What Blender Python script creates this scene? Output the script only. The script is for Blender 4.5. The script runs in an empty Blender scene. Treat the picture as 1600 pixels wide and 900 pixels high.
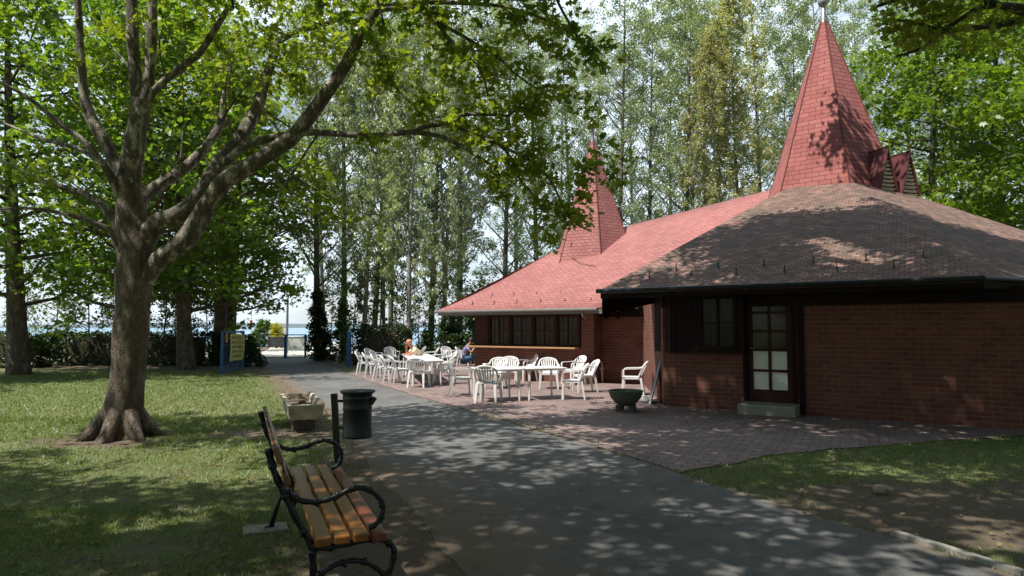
import bpy, math, random
import numpy as np
from mathutils import Vector, Matrix, noise
R = math.radians
S = bpy.context.scene
col = S.collection
FPX, PITCH, CAMZ = 1010.0, math.atan(62/1010.0), 1.65
# ------------------------------------------------------------ camera, sky, sun, exposure
cd = bpy.data.cameras.new('camera'); cam = bpy.data.objects.new('camera', cd); col.objects.link(cam)
cam.location = (0, 0, CAMZ); cam.rotation_euler = (R(90)+PITCH, 0, 0)
cd.sensor_width = 36; cd.lens = 36*FPX/1600; cd.clip_start = .05; cd.clip_end = 20000
S.camera = cam
SUN_AZ, SUN_EL = 213.0, 61.0          # direction towards the sun, degrees ccw from +x; elevation
sd = Vector((math.cos(R(SUN_AZ))*math.cos(R(SUN_EL)), math.sin(R(SUN_AZ))*math.cos(R(SUN_EL)), math.sin(R(SUN_EL))))
ld = bpy.data.lights.new('sun', 'SUN'); ld.energy = 5.0; ld.angle = R(.55); ld.color = (1, .95, .87)
sun = bpy.data.objects.new('sun', ld); col.objects.link(sun); sun.location = (0, 0, 60)
sun.rotation_euler = sd.to_track_quat('Z', 'Y').to_euler()
W = bpy.data.worlds.new('World'); S.world = W; W.use_nodes = True
wn = W.node_tree; wn.nodes.clear()
def N(nt, typ, **kw):
    n = nt.nodes.new(typ)
    for k, v in kw.items():
        if k.startswith('i_'):
            key = k[2:]; key = int(key) if key.isdigit() else key.replace('_', ' ')
            n.inputs[key].default_value = v
        else: setattr(n, k, v)
    return n
sky = N(wn, 'ShaderNodeTexSky', sky_type='NISHITA', sun_disc=False)
sky.sun_elevation = R(SUN_EL); sky.sun_rotation = R(90-SUN_AZ); sky.air_density = 1.2; sky.dust_density = .4
bg1 = N(wn, 'ShaderNodeBackground', i_Strength=.07)
wn.links.new(sky.outputs[0], bg1.inputs[0])
tc = N(wn, 'ShaderNodeTexCoord'); mp = N(wn, 'ShaderNodeMapping'); mp.inputs['Scale'].default_value = (1, 1, 2.6)
nz = N(wn, 'ShaderNodeTexNoise', i_Scale=2.2, i_Detail=6.0, i_Roughness=.6)
cr = N(wn, 'ShaderNodeValToRGB'); cr.color_ramp.elements[0].position = .30; cr.color_ramp.elements[1].position = .56
bg2 = N(wn, 'ShaderNodeBackground', i_Strength=1.1); bg2.inputs[0].default_value = (.76, .88, 1, 1)
mx = N(wn, 'ShaderNodeMixShader'); wo = N(wn, 'ShaderNodeOutputWorld')
sxyz = N(wn, 'ShaderNodeSeparateXYZ'); mr = N(wn, 'ShaderNodeMapRange', interpolation_type='SMOOTHSTEP'); mr.inputs[1].default_value = -.15; mr.inputs[2].default_value = .55
mul = N(wn, 'ShaderNodeMath', operation='MULTIPLY')        # bright cloud limited to the lake side so less sky light arrives from behind
for a, b in ((tc.outputs['Generated'], mp.inputs[0]), (mp.outputs[0], nz.inputs[0]), (nz.outputs[0], cr.inputs[0]), (tc.outputs['Generated'], sxyz.inputs[0]),
             (sxyz.outputs[1], mr.inputs[0]), (mr.outputs[0], mul.inputs[0]), (cr.outputs[0], mul.inputs[1]), (mul.outputs[0], mx.inputs[0]), (bg1.outputs[0], mx.inputs[1]), (bg2.outputs[0], mx.inputs[2]), (mx.outputs[0], wo.inputs[0])):
    wn.links.new(a, b)
S.view_settings.view_transform = 'Standard'; S.view_settings.look = 'None'
S.view_settings.gamma = 1; S.view_settings.use_curve_mapping = False; S.view_settings.exposure = 0.5
S.render.engine = 'CYCLES'
S.cycles.max_bounces = 6; S.cycles.diffuse_bounces = 3; S.cycles.glossy_bounces = 2; S.cycles.transmission_bounces = 4
S.cycles.transparent_max_bounces = 8; S.cycles.caustics_reflective = False; S.cycles.caustics_refractive = False
S.cycles.use_denoising = True

# ------------------------------------------------------------ measuring helpers (photo pixel -> place in the world)
CP, SP = math.cos(PITCH), math.sin(PITCH)
def ray(px, py):
    u, v = (px-800)/FPX, (450-py)/FPX
    return Vector((u, CP-v*SP, SP+v*CP))
def G(px, py, z=0.0):                 # where the ray meets height z
    r = ray(px, py); t = (z-CAMZ)/r.z
    return Vector((r.x*t, r.y*t, z))
def D(px, py, y):                     # point at distance y in front
    r = ray(px, py); t = y/r.y
    return Vector((r.x*t, y, CAMZ+r.z*t))
def PL(px, py, p0, n):                # ray against a plane
    r = ray(px, py); o = Vector((0, 0, CAMZ)); t = (p0-o).dot(n)/r.dot(n)
    return o+r*t
def project(p):
    x, y, z = p[..., 0], p[..., 1], p[..., 2]-CAMZ
    d = y*CP+z*SP; h = -y*SP+z*CP
    d = np.where(d > .1, d, np.nan)
    return 800+FPX*x/d, 450-FPX*h/d

# ------------------------------------------------------------ object helpers
def tag(o, label=None, cat=None, group=None, kind=None):
    if label: o['label'] = label
    if cat: o['category'] = cat
    if group: o['group'] = group
    if kind: o['kind'] = kind
    return o
def empty(name, loc=(0, 0, 0), rz=0, label=None, cat=None, group=None):
    o = bpy.data.objects.new(name, None); col.objects.link(o); o.empty_display_size = .2
    o.location = loc; o.rotation_euler = (0, 0, rz)
    return tag(o, label, cat, group)
def copy_tree(o, parent=None):
    c = o.copy(); col.objects.link(c); c.parent = parent
    for ch in [x for x in col.objects if x.parent == o]: copy_tree(ch, c)
    return c
class MB:
    def __init__(s): s.v = []; s.f = []; s.uv = []; s.hasuv = False
    def add(s, vs, fs):
        b = len(s.v); s.v += [tuple(v) for v in vs]; s.f += [tuple(i+b for i in f) for f in fs]
    def face_uv(s, vs, uo=(0, 0)):    # planar polygon with in-plane UVs in metres
        vs = [Vector(v) for v in vs]; n = Vector()
        for i in range(len(vs)): n += vs[i].cross(vs[(i+1) % len(vs)])
        n.normalize(); u = Vector((0, 0, 1)).cross(n)
        if u.length < 1e-4: u = Vector((1, 0, 0))
        u.normalize(); w = n.cross(u); s.hasuv = True
        b = len(s.v); s.v += [tuple(v) for v in vs]; s.f.append(tuple(range(b, b+len(vs))))
        s.uv.append([(v.dot(u)+uo[0], v.dot(w)+uo[1]) for v in vs])
    def box(s, c, d, rot=None, taper=1.0):
        c = Vector(c); vs = []
        for z in (-1, 1):
            k = taper if z > 0 else 1.0
            for x, y in ((-1, -1), (1, -1), (1, 1), (-1, 1)):
                p = Vector((x*d[0]/2*k, y*d[1]/2*k, z*d[2]/2))
                if rot is not None: p = rot @ p
                vs.append(c+p)
        s.add(vs, [(3, 2, 1, 0), (4, 5, 6, 7), (0, 1, 5, 4), (1, 2, 6, 5), (2, 3, 7, 6), (3, 0, 4, 7)])
        return s
    def beam(s, a, b, w, h, up=Vector((0, 0, 1))):
        a, b = Vector(a), Vector(b); d = b-a; L = d.length; z = d/L
        x = up.cross(z)
        if x.length < 1e-4: x = Vector((1, 0, 0))
        x.normalize(); y = z.cross(x)
        s.box((a+b)/2, (w, h, L), Matrix((x, y, z)).transposed()); return s
    def tube(s, pts, rad, n=8, cap=True, jit=0):
        pts = [Vector(p) for p in pts]
        if not hasattr(rad, '__len__'): rad = [rad]*len(pts)
        ref = None; vs = []; m = len(pts)
        for i, p in enumerate(pts):
            t = (pts[min(i+1, m-1)]-pts[max(i-1, 0)]).normalized()
            if ref is None:
                ref = Vector((0, 0, 1)).cross(t)
                if ref.length < .2: ref = Vector((0, 1, 0)).cross(t)
                if ref.length < .2: ref = Vector((1, 0, 0)).cross(t)
            ref = (ref-t*ref.dot(t)).normalized(); b = t.cross(ref)
            for k in range(n):
                a = 2*math.pi*k/n; r = rad[i]
                if jit: r *= 1+jit*noise.noise(Vector((math.cos(a)*1.5+p.x*2.1, math.sin(a)*1.5+p.y, p.z*1.6)))
                vs.append(p+(ref*math.cos(a)+b*math.sin(a))*r)
        fs = [(i*n+k, i*n+(k+1) % n, (i+1)*n+(k+1) % n, (i+1)*n+k) for i in range(m-1) for k in range(n)]
        if cap: fs += [tuple(range(n-1, -1, -1)), tuple(range((m-1)*n, m*n))]
        s.add(vs, fs); return s
    def lathe(s, prof, c=(0, 0, 0), n=24):
        c = Vector(c); vs = [c+Vector((r*math.cos(2*math.pi*k/n), r*math.sin(2*math.pi*k/n), z)) for r, z in prof for k in range(n)]
        m = len(prof)
        fs = [(i*n+k, i*n+(k+1) % n, (i+1)*n+(k+1) % n, (i+1)*n+k) for i in range(m-1) for k in range(n)]
        s.add(vs, fs); return s
    def ball(s, c, r, n=10, m=7, sc=(1, 1, 1)):
        c = Vector(c); vs = [c+Vector((0, 0, -r*sc[2]))]
        for i in range(1, m):
            a = -math.pi/2+math.pi*i/m
            for k in range(n):
                b = 2*math.pi*k/n; vs.append(c+Vector((r*sc[0]*math.cos(a)*math.cos(b), r*sc[1]*math.cos(a)*math.sin(b), r*sc[2]*math.sin(a))))
        vs.append(c+Vector((0, 0, r*sc[2]))); e = len(vs)-1
        fs = [(0, 1+(k+1) % n, 1+k) for k in range(n)]
        fs += [(1+i*n+k, 1+i*n+(k+1) % n, 1+(i+1)*n+(k+1) % n, 1+(i+1)*n+k) for i in range(m-2) for k in range(n)]
        fs += [(1+(m-2)*n+k, 1+(m-2)*n+(k+1) % n, e) for k in range(n)]
        s.add(vs, fs); return s
    def mesh(s, name, mat, smooth=False):
        me = bpy.data.meshes.new(name); me.from_pydata(s.v, [], s.f)
        if s.hasuv:
            l = me.uv_layers.new(name='UVMap'); flat = [c for f in s.uv for c in f]
            for i, c in enumerate(flat): l.data[i].uv = c
        me.materials.append(mat)
        if smooth: me.polygons.foreach_set('use_smooth', [True]*len(me.polygons))
        me.update(); return me
    def build(s, name, mat, parent=None, smooth=False, bevel=0):
        o = bpy.data.objects.new(name, s.mesh(name, mat, smooth)); col.objects.link(o); o.parent = parent
        if bevel:
            b = o.modifiers.new('bevel', 'BEVEL'); b.width = bevel; b.segments = 2; b.limit_method = 'ANGLE'
        return o
def spline(pts, sub=4):               # Catmull-Rom through 3-D points (Vector, radius)
    out = []
    for i in range(len(pts)-1):
        p0, p1, p2, p3 = pts[max(i-1, 0)], pts[i], pts[i+1], pts[min(i+2, len(pts)-1)]
        for k in range(sub):
            t = k/sub
            f = lambda a, b, c, d: .5*((2*b)+(c-a)*t+(2*a-5*b+4*c-d)*t*t+(3*b-a-3*c+d)*t**3)
            out.append((Vector([f(p0[0][j], p1[0][j], p2[0][j], p3[0][j]) for j in range(3)]), p1[1]+(p2[1]-p1[1])*t))
    out.append(pts[-1]); return out

# ------------------------------------------------------------ materials
MATS = {}
def newmat(name):
    m = bpy.data.materials.new(name); m.use_nodes = True; nt = m.node_tree
    b = nt.nodes['Principled BSDF']; MATS[name] = m; return m, nt, b
def L(nt, a, b): nt.links.new(a, b)
def ramp(nt, fac, stops):
    r = N(nt, 'ShaderNodeValToRGB'); el = r.color_ramp.elements
    while len(el) < len(stops): el.new(.5)
    for e, (p, c) in zip(el, stops): e.position = p; e.color = (*c, 1)
    L(nt, fac, r.inputs[0]); return r.outputs[0]
def noise_t(nt, vec, scale, detail=4, rough=.55):
    n = N(nt, 'ShaderNodeTexNoise'); n.inputs['Scale'].default_value = scale; n.inputs['Detail'].default_value = detail
    n.inputs['Roughness'].default_value = rough; L(nt, vec, n.inputs['Vector']); return n.outputs[0]
def mixc(nt, fac, a, b, mode='MIX'):
    m = N(nt, 'ShaderNodeMix', data_type='RGBA', blend_type=mode)
    for i, x in ((0, fac), (6, a), (7, b)):
        if isinstance(x, (int, float)): m.inputs[i].default_value = x
        elif isinstance(x, tuple): m.inputs[i].default_value = (*x, 1)
        else: L(nt, x, m.inputs[i])
    return m.outputs[2]
def math_n(nt, op, a, b=0.0):
    m = N(nt, 'ShaderNodeMath', operation=op)
    for i, x in ((0, a), (1, b)):
        if isinstance(x, (int, float)): m.inputs[i].default_value = x
        else: L(nt, x, m.inputs[i])
    return m.outputs[0]
def bump(nt, b, h, strength, dist):
    n = N(nt, 'ShaderNodeBump'); n.inputs['Strength'].default_value = strength; n.inputs['Distance'].default_value = dist
    L(nt, h, n.inputs['Height']); L(nt, n.outputs[0], b.inputs['Normal'])
def obj_co(nt): return N(nt, 'ShaderNodeTexCoord').outputs['Object']
def plain(name, c, rough=.5, var=.15, scale=8, metal=0, bmp=0):
    m, nt, b = newmat(name); co = obj_co(nt); n = noise_t(nt, co, scale)
    L(nt, mixc(nt, n, tuple(x*(1-var) for x in c), tuple(min(1, x*(1+var)) for x in c)), b.inputs['Base Color'])
    b.inputs['Roughness'].default_value = rough; b.inputs['Metallic'].default_value = metal
    if bmp: bump(nt, b, noise_t(nt, co, scale*4), .5, bmp)
    if 'timber' in name or 'soffit' in name: b.inputs['Specular IOR Level'].default_value = .15
    return m

def leafmat(name, c1, c2, trans=.45, spec=.25):
    m, nt, b = newmat(name); nt.nodes.remove(b); out = nt.nodes['Material Output']
    at = N(nt, 'ShaderNodeAttribute', attribute_name='rnd'); oi = N(nt, 'ShaderNodeObjectInfo')
    c = mixc(nt, at.outputs['Fac'], c1, c2)
    hs = N(nt, 'ShaderNodeHueSaturation'); L(nt, c, hs.inputs['Color'])
    L(nt, math_n(nt, 'ADD', math_n(nt, 'MULTIPLY', oi.outputs['Random'], .3), .85), hs.inputs['Value'])
    L(nt, math_n(nt, 'ADD', math_n(nt, 'MULTIPLY', oi.outputs['Random'], .02), .49), hs.inputs['Hue'])
    cc = hs.outputs[0]
    d = N(nt, 'ShaderNodeBsdfDiffuse'); t = N(nt, 'ShaderNodeBsdfTranslucent'); g = N(nt, 'ShaderNodeBsdfGlossy', i_Roughness=.45)
    L(nt, cc, d.inputs[0]); L(nt, mixc(nt, 1.0, cc, (1.7, 1.7, .55), 'MULTIPLY'), t.inputs[0]); g.inputs[0].default_value = (.5, .5, .5, 1)
    m1 = N(nt, 'ShaderNodeMixShader', i_0=trans); m2 = N(nt, 'ShaderNodeMixShader', i_0=spec*.25)
    L(nt, d.outputs[0], m1.inputs[1]); L(nt, t.outputs[0], m1.inputs[2]); L(nt, m1.outputs[0], m2.inputs[1]); L(nt, g.outputs[0], m2.inputs[2])
    L(nt, m2.outputs[0], out.inputs[0]); return m
LEAF_PLANE = leafmat('plane_leaf', (.095, .15, .020), (.215, .25, .035), .57)
LEAF_PLANE_BRIGHT = leafmat('sunny_plane_leaf', (.08, .16, .02), (.20, .28, .035), .5)
LEAF_POPLAR = leafmat('poplar_leaf', (.18, .25, .175), (.37, .44, .33), .48, .8)
LEAF_WILLOW = leafmat('willow_leaf', (.22, .29, .21), (.38, .44, .32), .42, .7)
LEAF_BIRCH = leafmat('birch_leaf', (.27, .29, .17), (.44, .42, .27), .42, .4)
LEAF_HEDGE = leafmat('hedge_leaf', (.022, .045, .014), (.06, .105, .03), .35, .3)
LEAF_SAPLING = leafmat('sapling_leaf', (.05, .10, .03), (.12, .20, .06), .45, .4)
LEAF_YELLOW = leafmat('yellow_leaf', (.3, .28, .03), (.5, .45, .06), .4, .3)
GRASS = leafmat('grass_blade', (.075, .135, .028), (.23, .265, .095), .35, .3)
LITTER = leafmat('dry_leaf', (.14, .09, .045), (.30, .22, .12), .2, .2)

def bark(name, stops, scale=3.0, crack=18):
    m, nt, b = newmat(name); co = obj_co(nt); mp = N(nt, 'ShaderNodeMapping'); mp.inputs['Scale'].default_value = (1.6, 1.6, .8)
    L(nt, co, mp.inputs[0]); n1 = noise_t(nt, mp.outputs[0], scale, 5, .62)
    L(nt, ramp(nt, n1, stops), b.inputs['Base Color']); b.inputs['Roughness'].default_value = .85
    n2 = noise_t(nt, mp.outputs[0], crack, 5, .7)
    vo = N(nt, 'ShaderNodeTexVoronoi', feature='DISTANCE_TO_EDGE', i_Scale=7.0); dv = N(nt, 'ShaderNodeVectorMath', operation='ADD'); sc = N(nt, 'ShaderNodeVectorMath', operation='SCALE'); sc.inputs['Scale'].default_value = .45
    nc = N(nt, 'ShaderNodeTexNoise', i_Scale=6.0, i_Detail=4.0); L(nt, mp.outputs[0], nc.inputs[0]); L(nt, nc.outputs['Color'], sc.inputs[0]); L(nt, mp.outputs[0], dv.inputs[0]); L(nt, sc.outputs[0], dv.inputs[1]); L(nt, dv.outputs[0], vo.inputs['Vector'])
    plate = ramp(nt, vo.outputs[0], [(0, (0, 0, 0)), (.06, (1, 1, 1))]); step = ramp(nt, n1, [(.5, (0, 0, 0)), (.53, (1, 1, 1))])
    bump(nt, b, math_n(nt, 'ADD', math_n(nt, 'ADD', math_n(nt, 'MULTIPLY', n2, .8), math_n(nt, 'MULTIPLY', plate, .35)), math_n(nt, 'MULTIPLY', step, -.4)), 1.0, .03)
    bc = b.inputs['Base Color'].links[0].from_socket; L(nt, mixc(nt, .6, mixc(nt, .45, bc, mixc(nt, plate, (.45, .4, .36), (1, 1, 1)), 'MULTIPLY'), mixc(nt, n2, (.35, .33, .32), (1.6, 1.6, 1.6)), 'MULTIPLY'), b.inputs['Base Color']); return m
BARK_PLANE = bark('plane_bark', [(.34, (.075, .06, .048)), (.46, (.13, .11, .085)), (.54, (.19, .165, .13)), (.57, (.34, .31, .235)), (.66, (.46, .43, .34))], 4.6)
BARK_OLD = bark('plane_trunk_bark', [(.30, (.06, .036, .026)), (.44, (.125, .088, .064)), (.56, (.18, .14, .105)), (.70, (.33, .28, .21))], 3.6, 22)
BARK_POPLAR = bark('poplar_bark', [(.3, (.08, .075, .058)), (.5, (.17, .16, .13)), (.7, (.32, .30, .25))], 4)
BARK_DARK = bark('dark_bark', [(.3, (.045, .038, .028)), (.6, (.10, .085, .06)), (.8, (.16, .14, .10))], 5)
BARK_BIRCH = bark('birch_bark', [(.3, (.16, .14, .11)), (.5, (.36, .34, .29)), (.7, (.55, .53, .47))], 4)

def brick(name, c1, c2, mortar, bw=.25, bh=.077, ms=.011, hue=.0):
    m, nt, b = newmat(name); co = obj_co(nt); sp = N(nt, 'ShaderNodeSeparateXYZ'); L(nt, co, sp.inputs[0])
    cb = N(nt, 'ShaderNodeCombineXYZ'); L(nt, math_n(nt, 'ADD', sp.outputs[0], sp.outputs[1]), cb.inputs[0]); L(nt, sp.outputs[2], cb.inputs[1])
    t = N(nt, 'ShaderNodeTexBrick'); L(nt, cb.outputs[0], t.inputs['Vector'])
    t.inputs['Scale'].default_value = 1; t.inputs['Brick Width'].default_value = bw; t.inputs['Row Height'].default_value = bh
    t.inputs['Mortar Size'].default_value = ms; t.inputs['Mortar Smooth'].default_value = .15
    t.inputs['Color1'].default_value = (*c1, 1); t.inputs['Color2'].default_value = (*c2, 1); t.inputs['Mortar'].default_value = (*mortar, 1)
    n = noise_t(nt, co, 2.2, 5); n2 = noise_t(nt, co, 30, 3)
    c = mixc(nt, 1.0, t.outputs[0], ramp(nt, n, [(.3, (.72, .70, .68)), (.7, (1.15, 1.12, 1.1))]), 'MULTIPLY')
    c = mixc(nt, .5, c, mixc(nt, n2, (.6, .6, .6), (1.3, 1.3, 1.3)), 'MULTIPLY')
    L(nt, c, b.inputs['Base Color']); b.inputs['Roughness'].default_value = .85
    bump(nt, b, math_n(nt, 'ADD', math_n(nt, 'MULTIPLY', t.outputs['Fac'], -1.0), math_n(nt, 'MULTIPLY', n2, .4)), .7, .012); return m
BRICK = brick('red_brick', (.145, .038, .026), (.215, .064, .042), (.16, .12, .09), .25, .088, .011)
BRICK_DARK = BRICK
def shingle(name, c1, c2, gap, moss=None, w=.25, h=.16):
    m, nt, b = newmat(name); uv = N(nt, 'ShaderNodeTexCoord').outputs['UV']; co = obj_co(nt)
    t = N(nt, 'ShaderNodeTexBrick'); L(nt, uv, t.inputs['Vector'])
    for k, v in (('Scale', 1), ('Brick Width', w), ('Row Height', h), ('Mortar Size', .009), ('Mortar Smooth', .4)): t.inputs[k].default_value = v
    t.inputs['Color1'].default_value = (*c1, 1); t.inputs['Color2'].default_value = (*c2, 1); t.inputs['Mortar'].default_value = (*gap, 1)
    n = noise_t(nt, co, .9, 6, .65); n2 = noise_t(nt, co, 45, 2)
    c = mixc(nt, 1.0, t.outputs[0], ramp(nt, n, [(.3, (.84, .84, .84)), (.7, (1.12, 1.1, 1.1))]), 'MULTIPLY')
    c = mixc(nt, .45, c, mixc(nt, n2, (.55, .55, .55), (1.4, 1.4, 1.4)), 'MULTIPLY')
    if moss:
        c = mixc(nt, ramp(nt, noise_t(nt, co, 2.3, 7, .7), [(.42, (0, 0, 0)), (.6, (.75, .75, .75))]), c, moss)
    L(nt, c, b.inputs['Base Color']); b.inputs['Roughness'].default_value = .9
    sp = N(nt, 'ShaderNodeSeparateXYZ'); L(nt, uv, sp.inputs[0])
    saw = math_n(nt, 'FRACT', math_n(nt, 'DIVIDE', sp.outputs[1], h))   # each course laps over the one below
    hh = math_n(nt, 'ADD', math_n(nt, 'MULTIPLY', saw, -1.0), math_n(nt, 'MULTIPLY', t.outputs['Fac'], -.6))
    bump(nt, b, math_n(nt, 'ADD', hh, math_n(nt, 'MULTIPLY', n2, .3)), .8, .015); return m
SHINGLE = shingle('red_shingle', (.325, .122, .112), (.385, .165, .152), (.20, .08, .07), h=.115, w=.2)
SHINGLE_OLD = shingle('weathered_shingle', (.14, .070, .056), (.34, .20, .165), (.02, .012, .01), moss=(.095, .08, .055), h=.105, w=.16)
SHINGLE_SPIRE = shingle('spire_shingle', (.29, .088, .078), (.36, .125, .11), (.14, .045, .038), w=.34, h=.14)

WOOD_DARK = plain('dark_timber', (.013, .006, .005), .65, .3, 12)
WOOD_RED = plain('red_brown_timber', (.050, .017, .012), .55, .25, 10)
WOOD_TAN = plain('counter_timber', (.42, .24, .12), .5, .2, 6)
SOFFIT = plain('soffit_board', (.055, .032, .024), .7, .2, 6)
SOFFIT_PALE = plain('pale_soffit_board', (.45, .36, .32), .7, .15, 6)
METAL_GREY = plain('zinc', (.32, .30, .31), .45, .15, 10, .6)
METAL_BLACK = plain('black_gutter', (.018, .020, .024), .4, .3, 10, .3)
METAL_RED = plain('red_sheet_metal', (.11, .032, .032), .5, .2, 6)
IRON = plain('black_cast_iron', (.010, .013, .014), .38, .4, 30, .2, .003)
BLUE_LIT = plain('lit_blue_paint', (.05, .22, .42), .45, .2, 10)  # lit copy of the blue paint, brightness put into the gate's colour
BLUE_SHADED = plain('shaded_blue_paint', (.015, .095, .22), .45, .2, 10)  # same blue darkened for the shade the mesh leaf stands in
WHITE_PLASTIC = plain('white_plastic', (.80, .81, .82), .38, .04, 5)
nt_ = WHITE_PLASTIC.node_tree; b_ = nt_.nodes['Principled BSDF']; s_ = b_.inputs['Base Color'].links[0].from_socket; oi_ = N(nt_, 'ShaderNodeObjectInfo')
L(nt_, mixc(nt_, 1.0, mixc(nt_, ramp(nt_, noise_t(nt_, obj_co(nt_), 9, 6, .7), [(.48, (0, 0, 0)), (.75, (.5, .5, .5))]), s_, (.42, .40, .34)), mixc(nt_, oi_.outputs['Random'], (.86, .85, .82), (1, 1, 1)), 'MULTIPLY'), b_.inputs['Base Color'])
WHITE_PAINT = plain('white_paint', (.72, .74, .66), .5, .06, 5)
CONCRETE = plain('concrete', (.27, .26, .22), .85, .35, 9, 0, .01)
CREAM = plain('cream_slats', (.55, .50, .42), .7, .2, 10)
GREEN_BIN = plain('dark_green_enamel', (.003, .009, .008), .45, .3, 9)
BOWL_CONC = plain('mossy_concrete', (.10, .105, .075), .9, .4, 14, 0, .01)
BOARD_BLUE = plain('pale_blue_board', (.10, .22, .30), .5, .2, 5)
PALE_EDGE = plain('pale_board_edge', (.55, .60, .58), .5, .1, 5)
def glassmat():
    m, nt, b = newmat('window_glass'); b.inputs['Base Color'].default_value = (.012, .014, .014, 1)
    b.inputs['Roughness'].default_value = .08; b.inputs['Specular IOR Level'].default_value = .3
    co = obj_co(nt); bump(nt, b, noise_t(nt, co, 3, 2), .12, .02); return m
GLASS = glassmat()
def pane_backing(name, c):
    m, nt, b = newmat(name); co = obj_co(nt); w = N(nt, 'ShaderNodeTexWave', i_Scale=9.0, i_Distortion=2.0); L(nt, co, w.inputs[0])
    L(nt, mixc(nt, w.outputs[0], tuple(x*.5 for x in c), c), b.inputs['Base Color']); b.inputs['Roughness'].default_value = .3
    return m
CURTAIN = pane_backing('curtain_behind_glass', (.05, .035, .03)); PANE_SHEEN = pane_backing('pane_sky_sheen', (.55, .50, .42))  # the pale streaked one stands in for sky reflected in the left panes
GUTTER_GREY = plain('weathered_gutter', (.17, .145, .14), .6, .2, 6)
def woodslat(name, c1, c2, gloss=.28):
    m, nt, b = newmat(name); co = obj_co(nt); mp = N(nt, 'ShaderNodeMapping'); mp.inputs['Scale'].default_value = (14, .9, 14); L(nt, co, mp.inputs[0])
    n = noise_t(nt, mp.outputs[0], 3.0, 6, .6); n2 = noise_t(nt, co, 2.0, 3)
    c = mixc(nt, ramp(nt, n, [(.35, (0, 0, 0)), (.65, (1, 1, 1))]), c1, c2)
    L(nt, mixc(nt, .6, c, mixc(nt, n2, (.65, .62, .6), (1.25, 1.25, 1.25)), 'MULTIPLY'), b.inputs['Base Color'])
    b.inputs['Roughness'].default_value = gloss; bump(nt, b, n, .25, .003); return m
SLAT_ORANGE = woodslat('orange_varnished_slat', (.17, .062, .014), (.28, .115, .028))
SLAT_RED = woodslat('red_brown_slat', (.13, .035, .022), (.22, .07, .045))
def stone():
    m, nt, b = newmat('weathered_stone'); co = obj_co(nt); n = noise_t(nt, co, 6, 6, .7); n2 = noise_t(nt, co, 40, 4)
    L(nt, ramp(nt, n, [(.3, (.26, .21, .15)), (.5, (.48, .41, .31)), (.7, (.66, .60, .50))]), b.inputs['Base Color'])
    b.inputs['Roughness'].default_value = .95; bump(nt, b, math_n(nt, 'ADD', n, n2), .9, .02); return m
STONE = stone()
# ------------------------------------------------------------ ground
def asphalt():
    m, nt, b = newmat('asphalt'); co = obj_co(nt); n = noise_t(nt, co, .7, 6, .6); n2 = noise_t(nt, co, 42, 5, .85); n3 = noise_t(nt, co, 2.6, 6, .7)
    c = ramp(nt, n, [(.3, (.095, .095, .092)), (.7, (.165, .162, .156))])
    c = mixc(nt, .7, c, mixc(nt, n2, (.1, .1, .1), (1.9, 1.9, 1.9)), 'MULTIPLY')
    pt_ = noise_t(nt, co, 3.5, 8, .75); c = mixc(nt, .7, c, ramp(nt, pt_, [(.36, (.62, .62, .62)), (.5, (1, 1, 1)), (.64, (1.22, 1.2, 1.16))]), 'MULTIPLY')
    at = N(nt, 'ShaderNodeAttribute', attribute_name='dirt')
    f = ramp(nt, math_n(nt, 'ADD', math_n(nt, 'MULTIPLY', at.outputs['Fac'], 1.35), math_n(nt, 'MULTIPLY', math_n(nt, 'SUBTRACT', n3, .5), 2.6)), [(.25, (0, 0, 0)), (1.0, (1, 1, 1))])
    c = mixc(nt, f, c, mixc(nt, n2, (.11, .08, .055), (.20, .155, .115)))
    v = N(nt, 'ShaderNodeTexVoronoi', feature='DISTANCE_TO_EDGE', i_Scale=.28)
    wv = N(nt, 'ShaderNodeVectorMath', operation='ADD'); L(nt, co, wv.inputs[0])
    sc = N(nt, 'ShaderNodeVectorMath', operation='SCALE'); nn = N(nt, 'ShaderNodeTexNoise', i_Scale=1.2, i_Detail=5.0); L(nt, co, nn.inputs[0])
    L(nt, nn.outputs['Color'], sc.inputs[0]); sc.inputs['Scale'].default_value = 1.1; L(nt, sc.outputs[0], wv.inputs[1]); L(nt, wv.outputs[0], v.inputs['Vector'])
    crack = ramp(nt, v.outputs[0], [(.0, (.35, .35, .35)), (.006, (1, 1, 1))])
    c = mixc(nt, .45, c, crack, 'MULTIPLY')
    L(nt, c, b.inputs['Base Color']); b.inputs['Roughness'].default_value = .82
    bump(nt, b, n2, .9, .012); return m
def groundmat():
    m, nt, b = newmat('turf_and_earth'); co = obj_co(nt); at = N(nt, 'ShaderNodeAttribute', attribute_name='dirt')
    n = noise_t(nt, co, 1.4, 7, .65); n2 = noise_t(nt, co, 38, 5, .8); n3 = noise_t(nt, co, 7, 5, .7)
    gc = mixc(nt, n3, (.08, .12, .035), (.20, .215, .085)); dc = mixc(nt, n3, (.10, .075, .052), (.21, .165, .12))
    f = math_n(nt, 'ADD', at.outputs['Fac'], math_n(nt, 'MULTIPLY', math_n(nt, 'SUBTRACT', n, .5), 1.8))
    c = mixc(nt, ramp(nt, f, [(.35, (0, 0, 0)), (.62, (1, 1, 1))]), gc, dc)
    c = mixc(nt, .9, c, mixc(nt, n2, (.2, .2, .2), (1.85, 1.8, 1.7)), 'MULTIPLY')
    L(nt, c, b.inputs['Base Color']); b.inputs['Roughness'].default_value = .95; bump(nt, b, math_n(nt, 'ADD', n2, n3), 1.0, .03); return m
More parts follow.
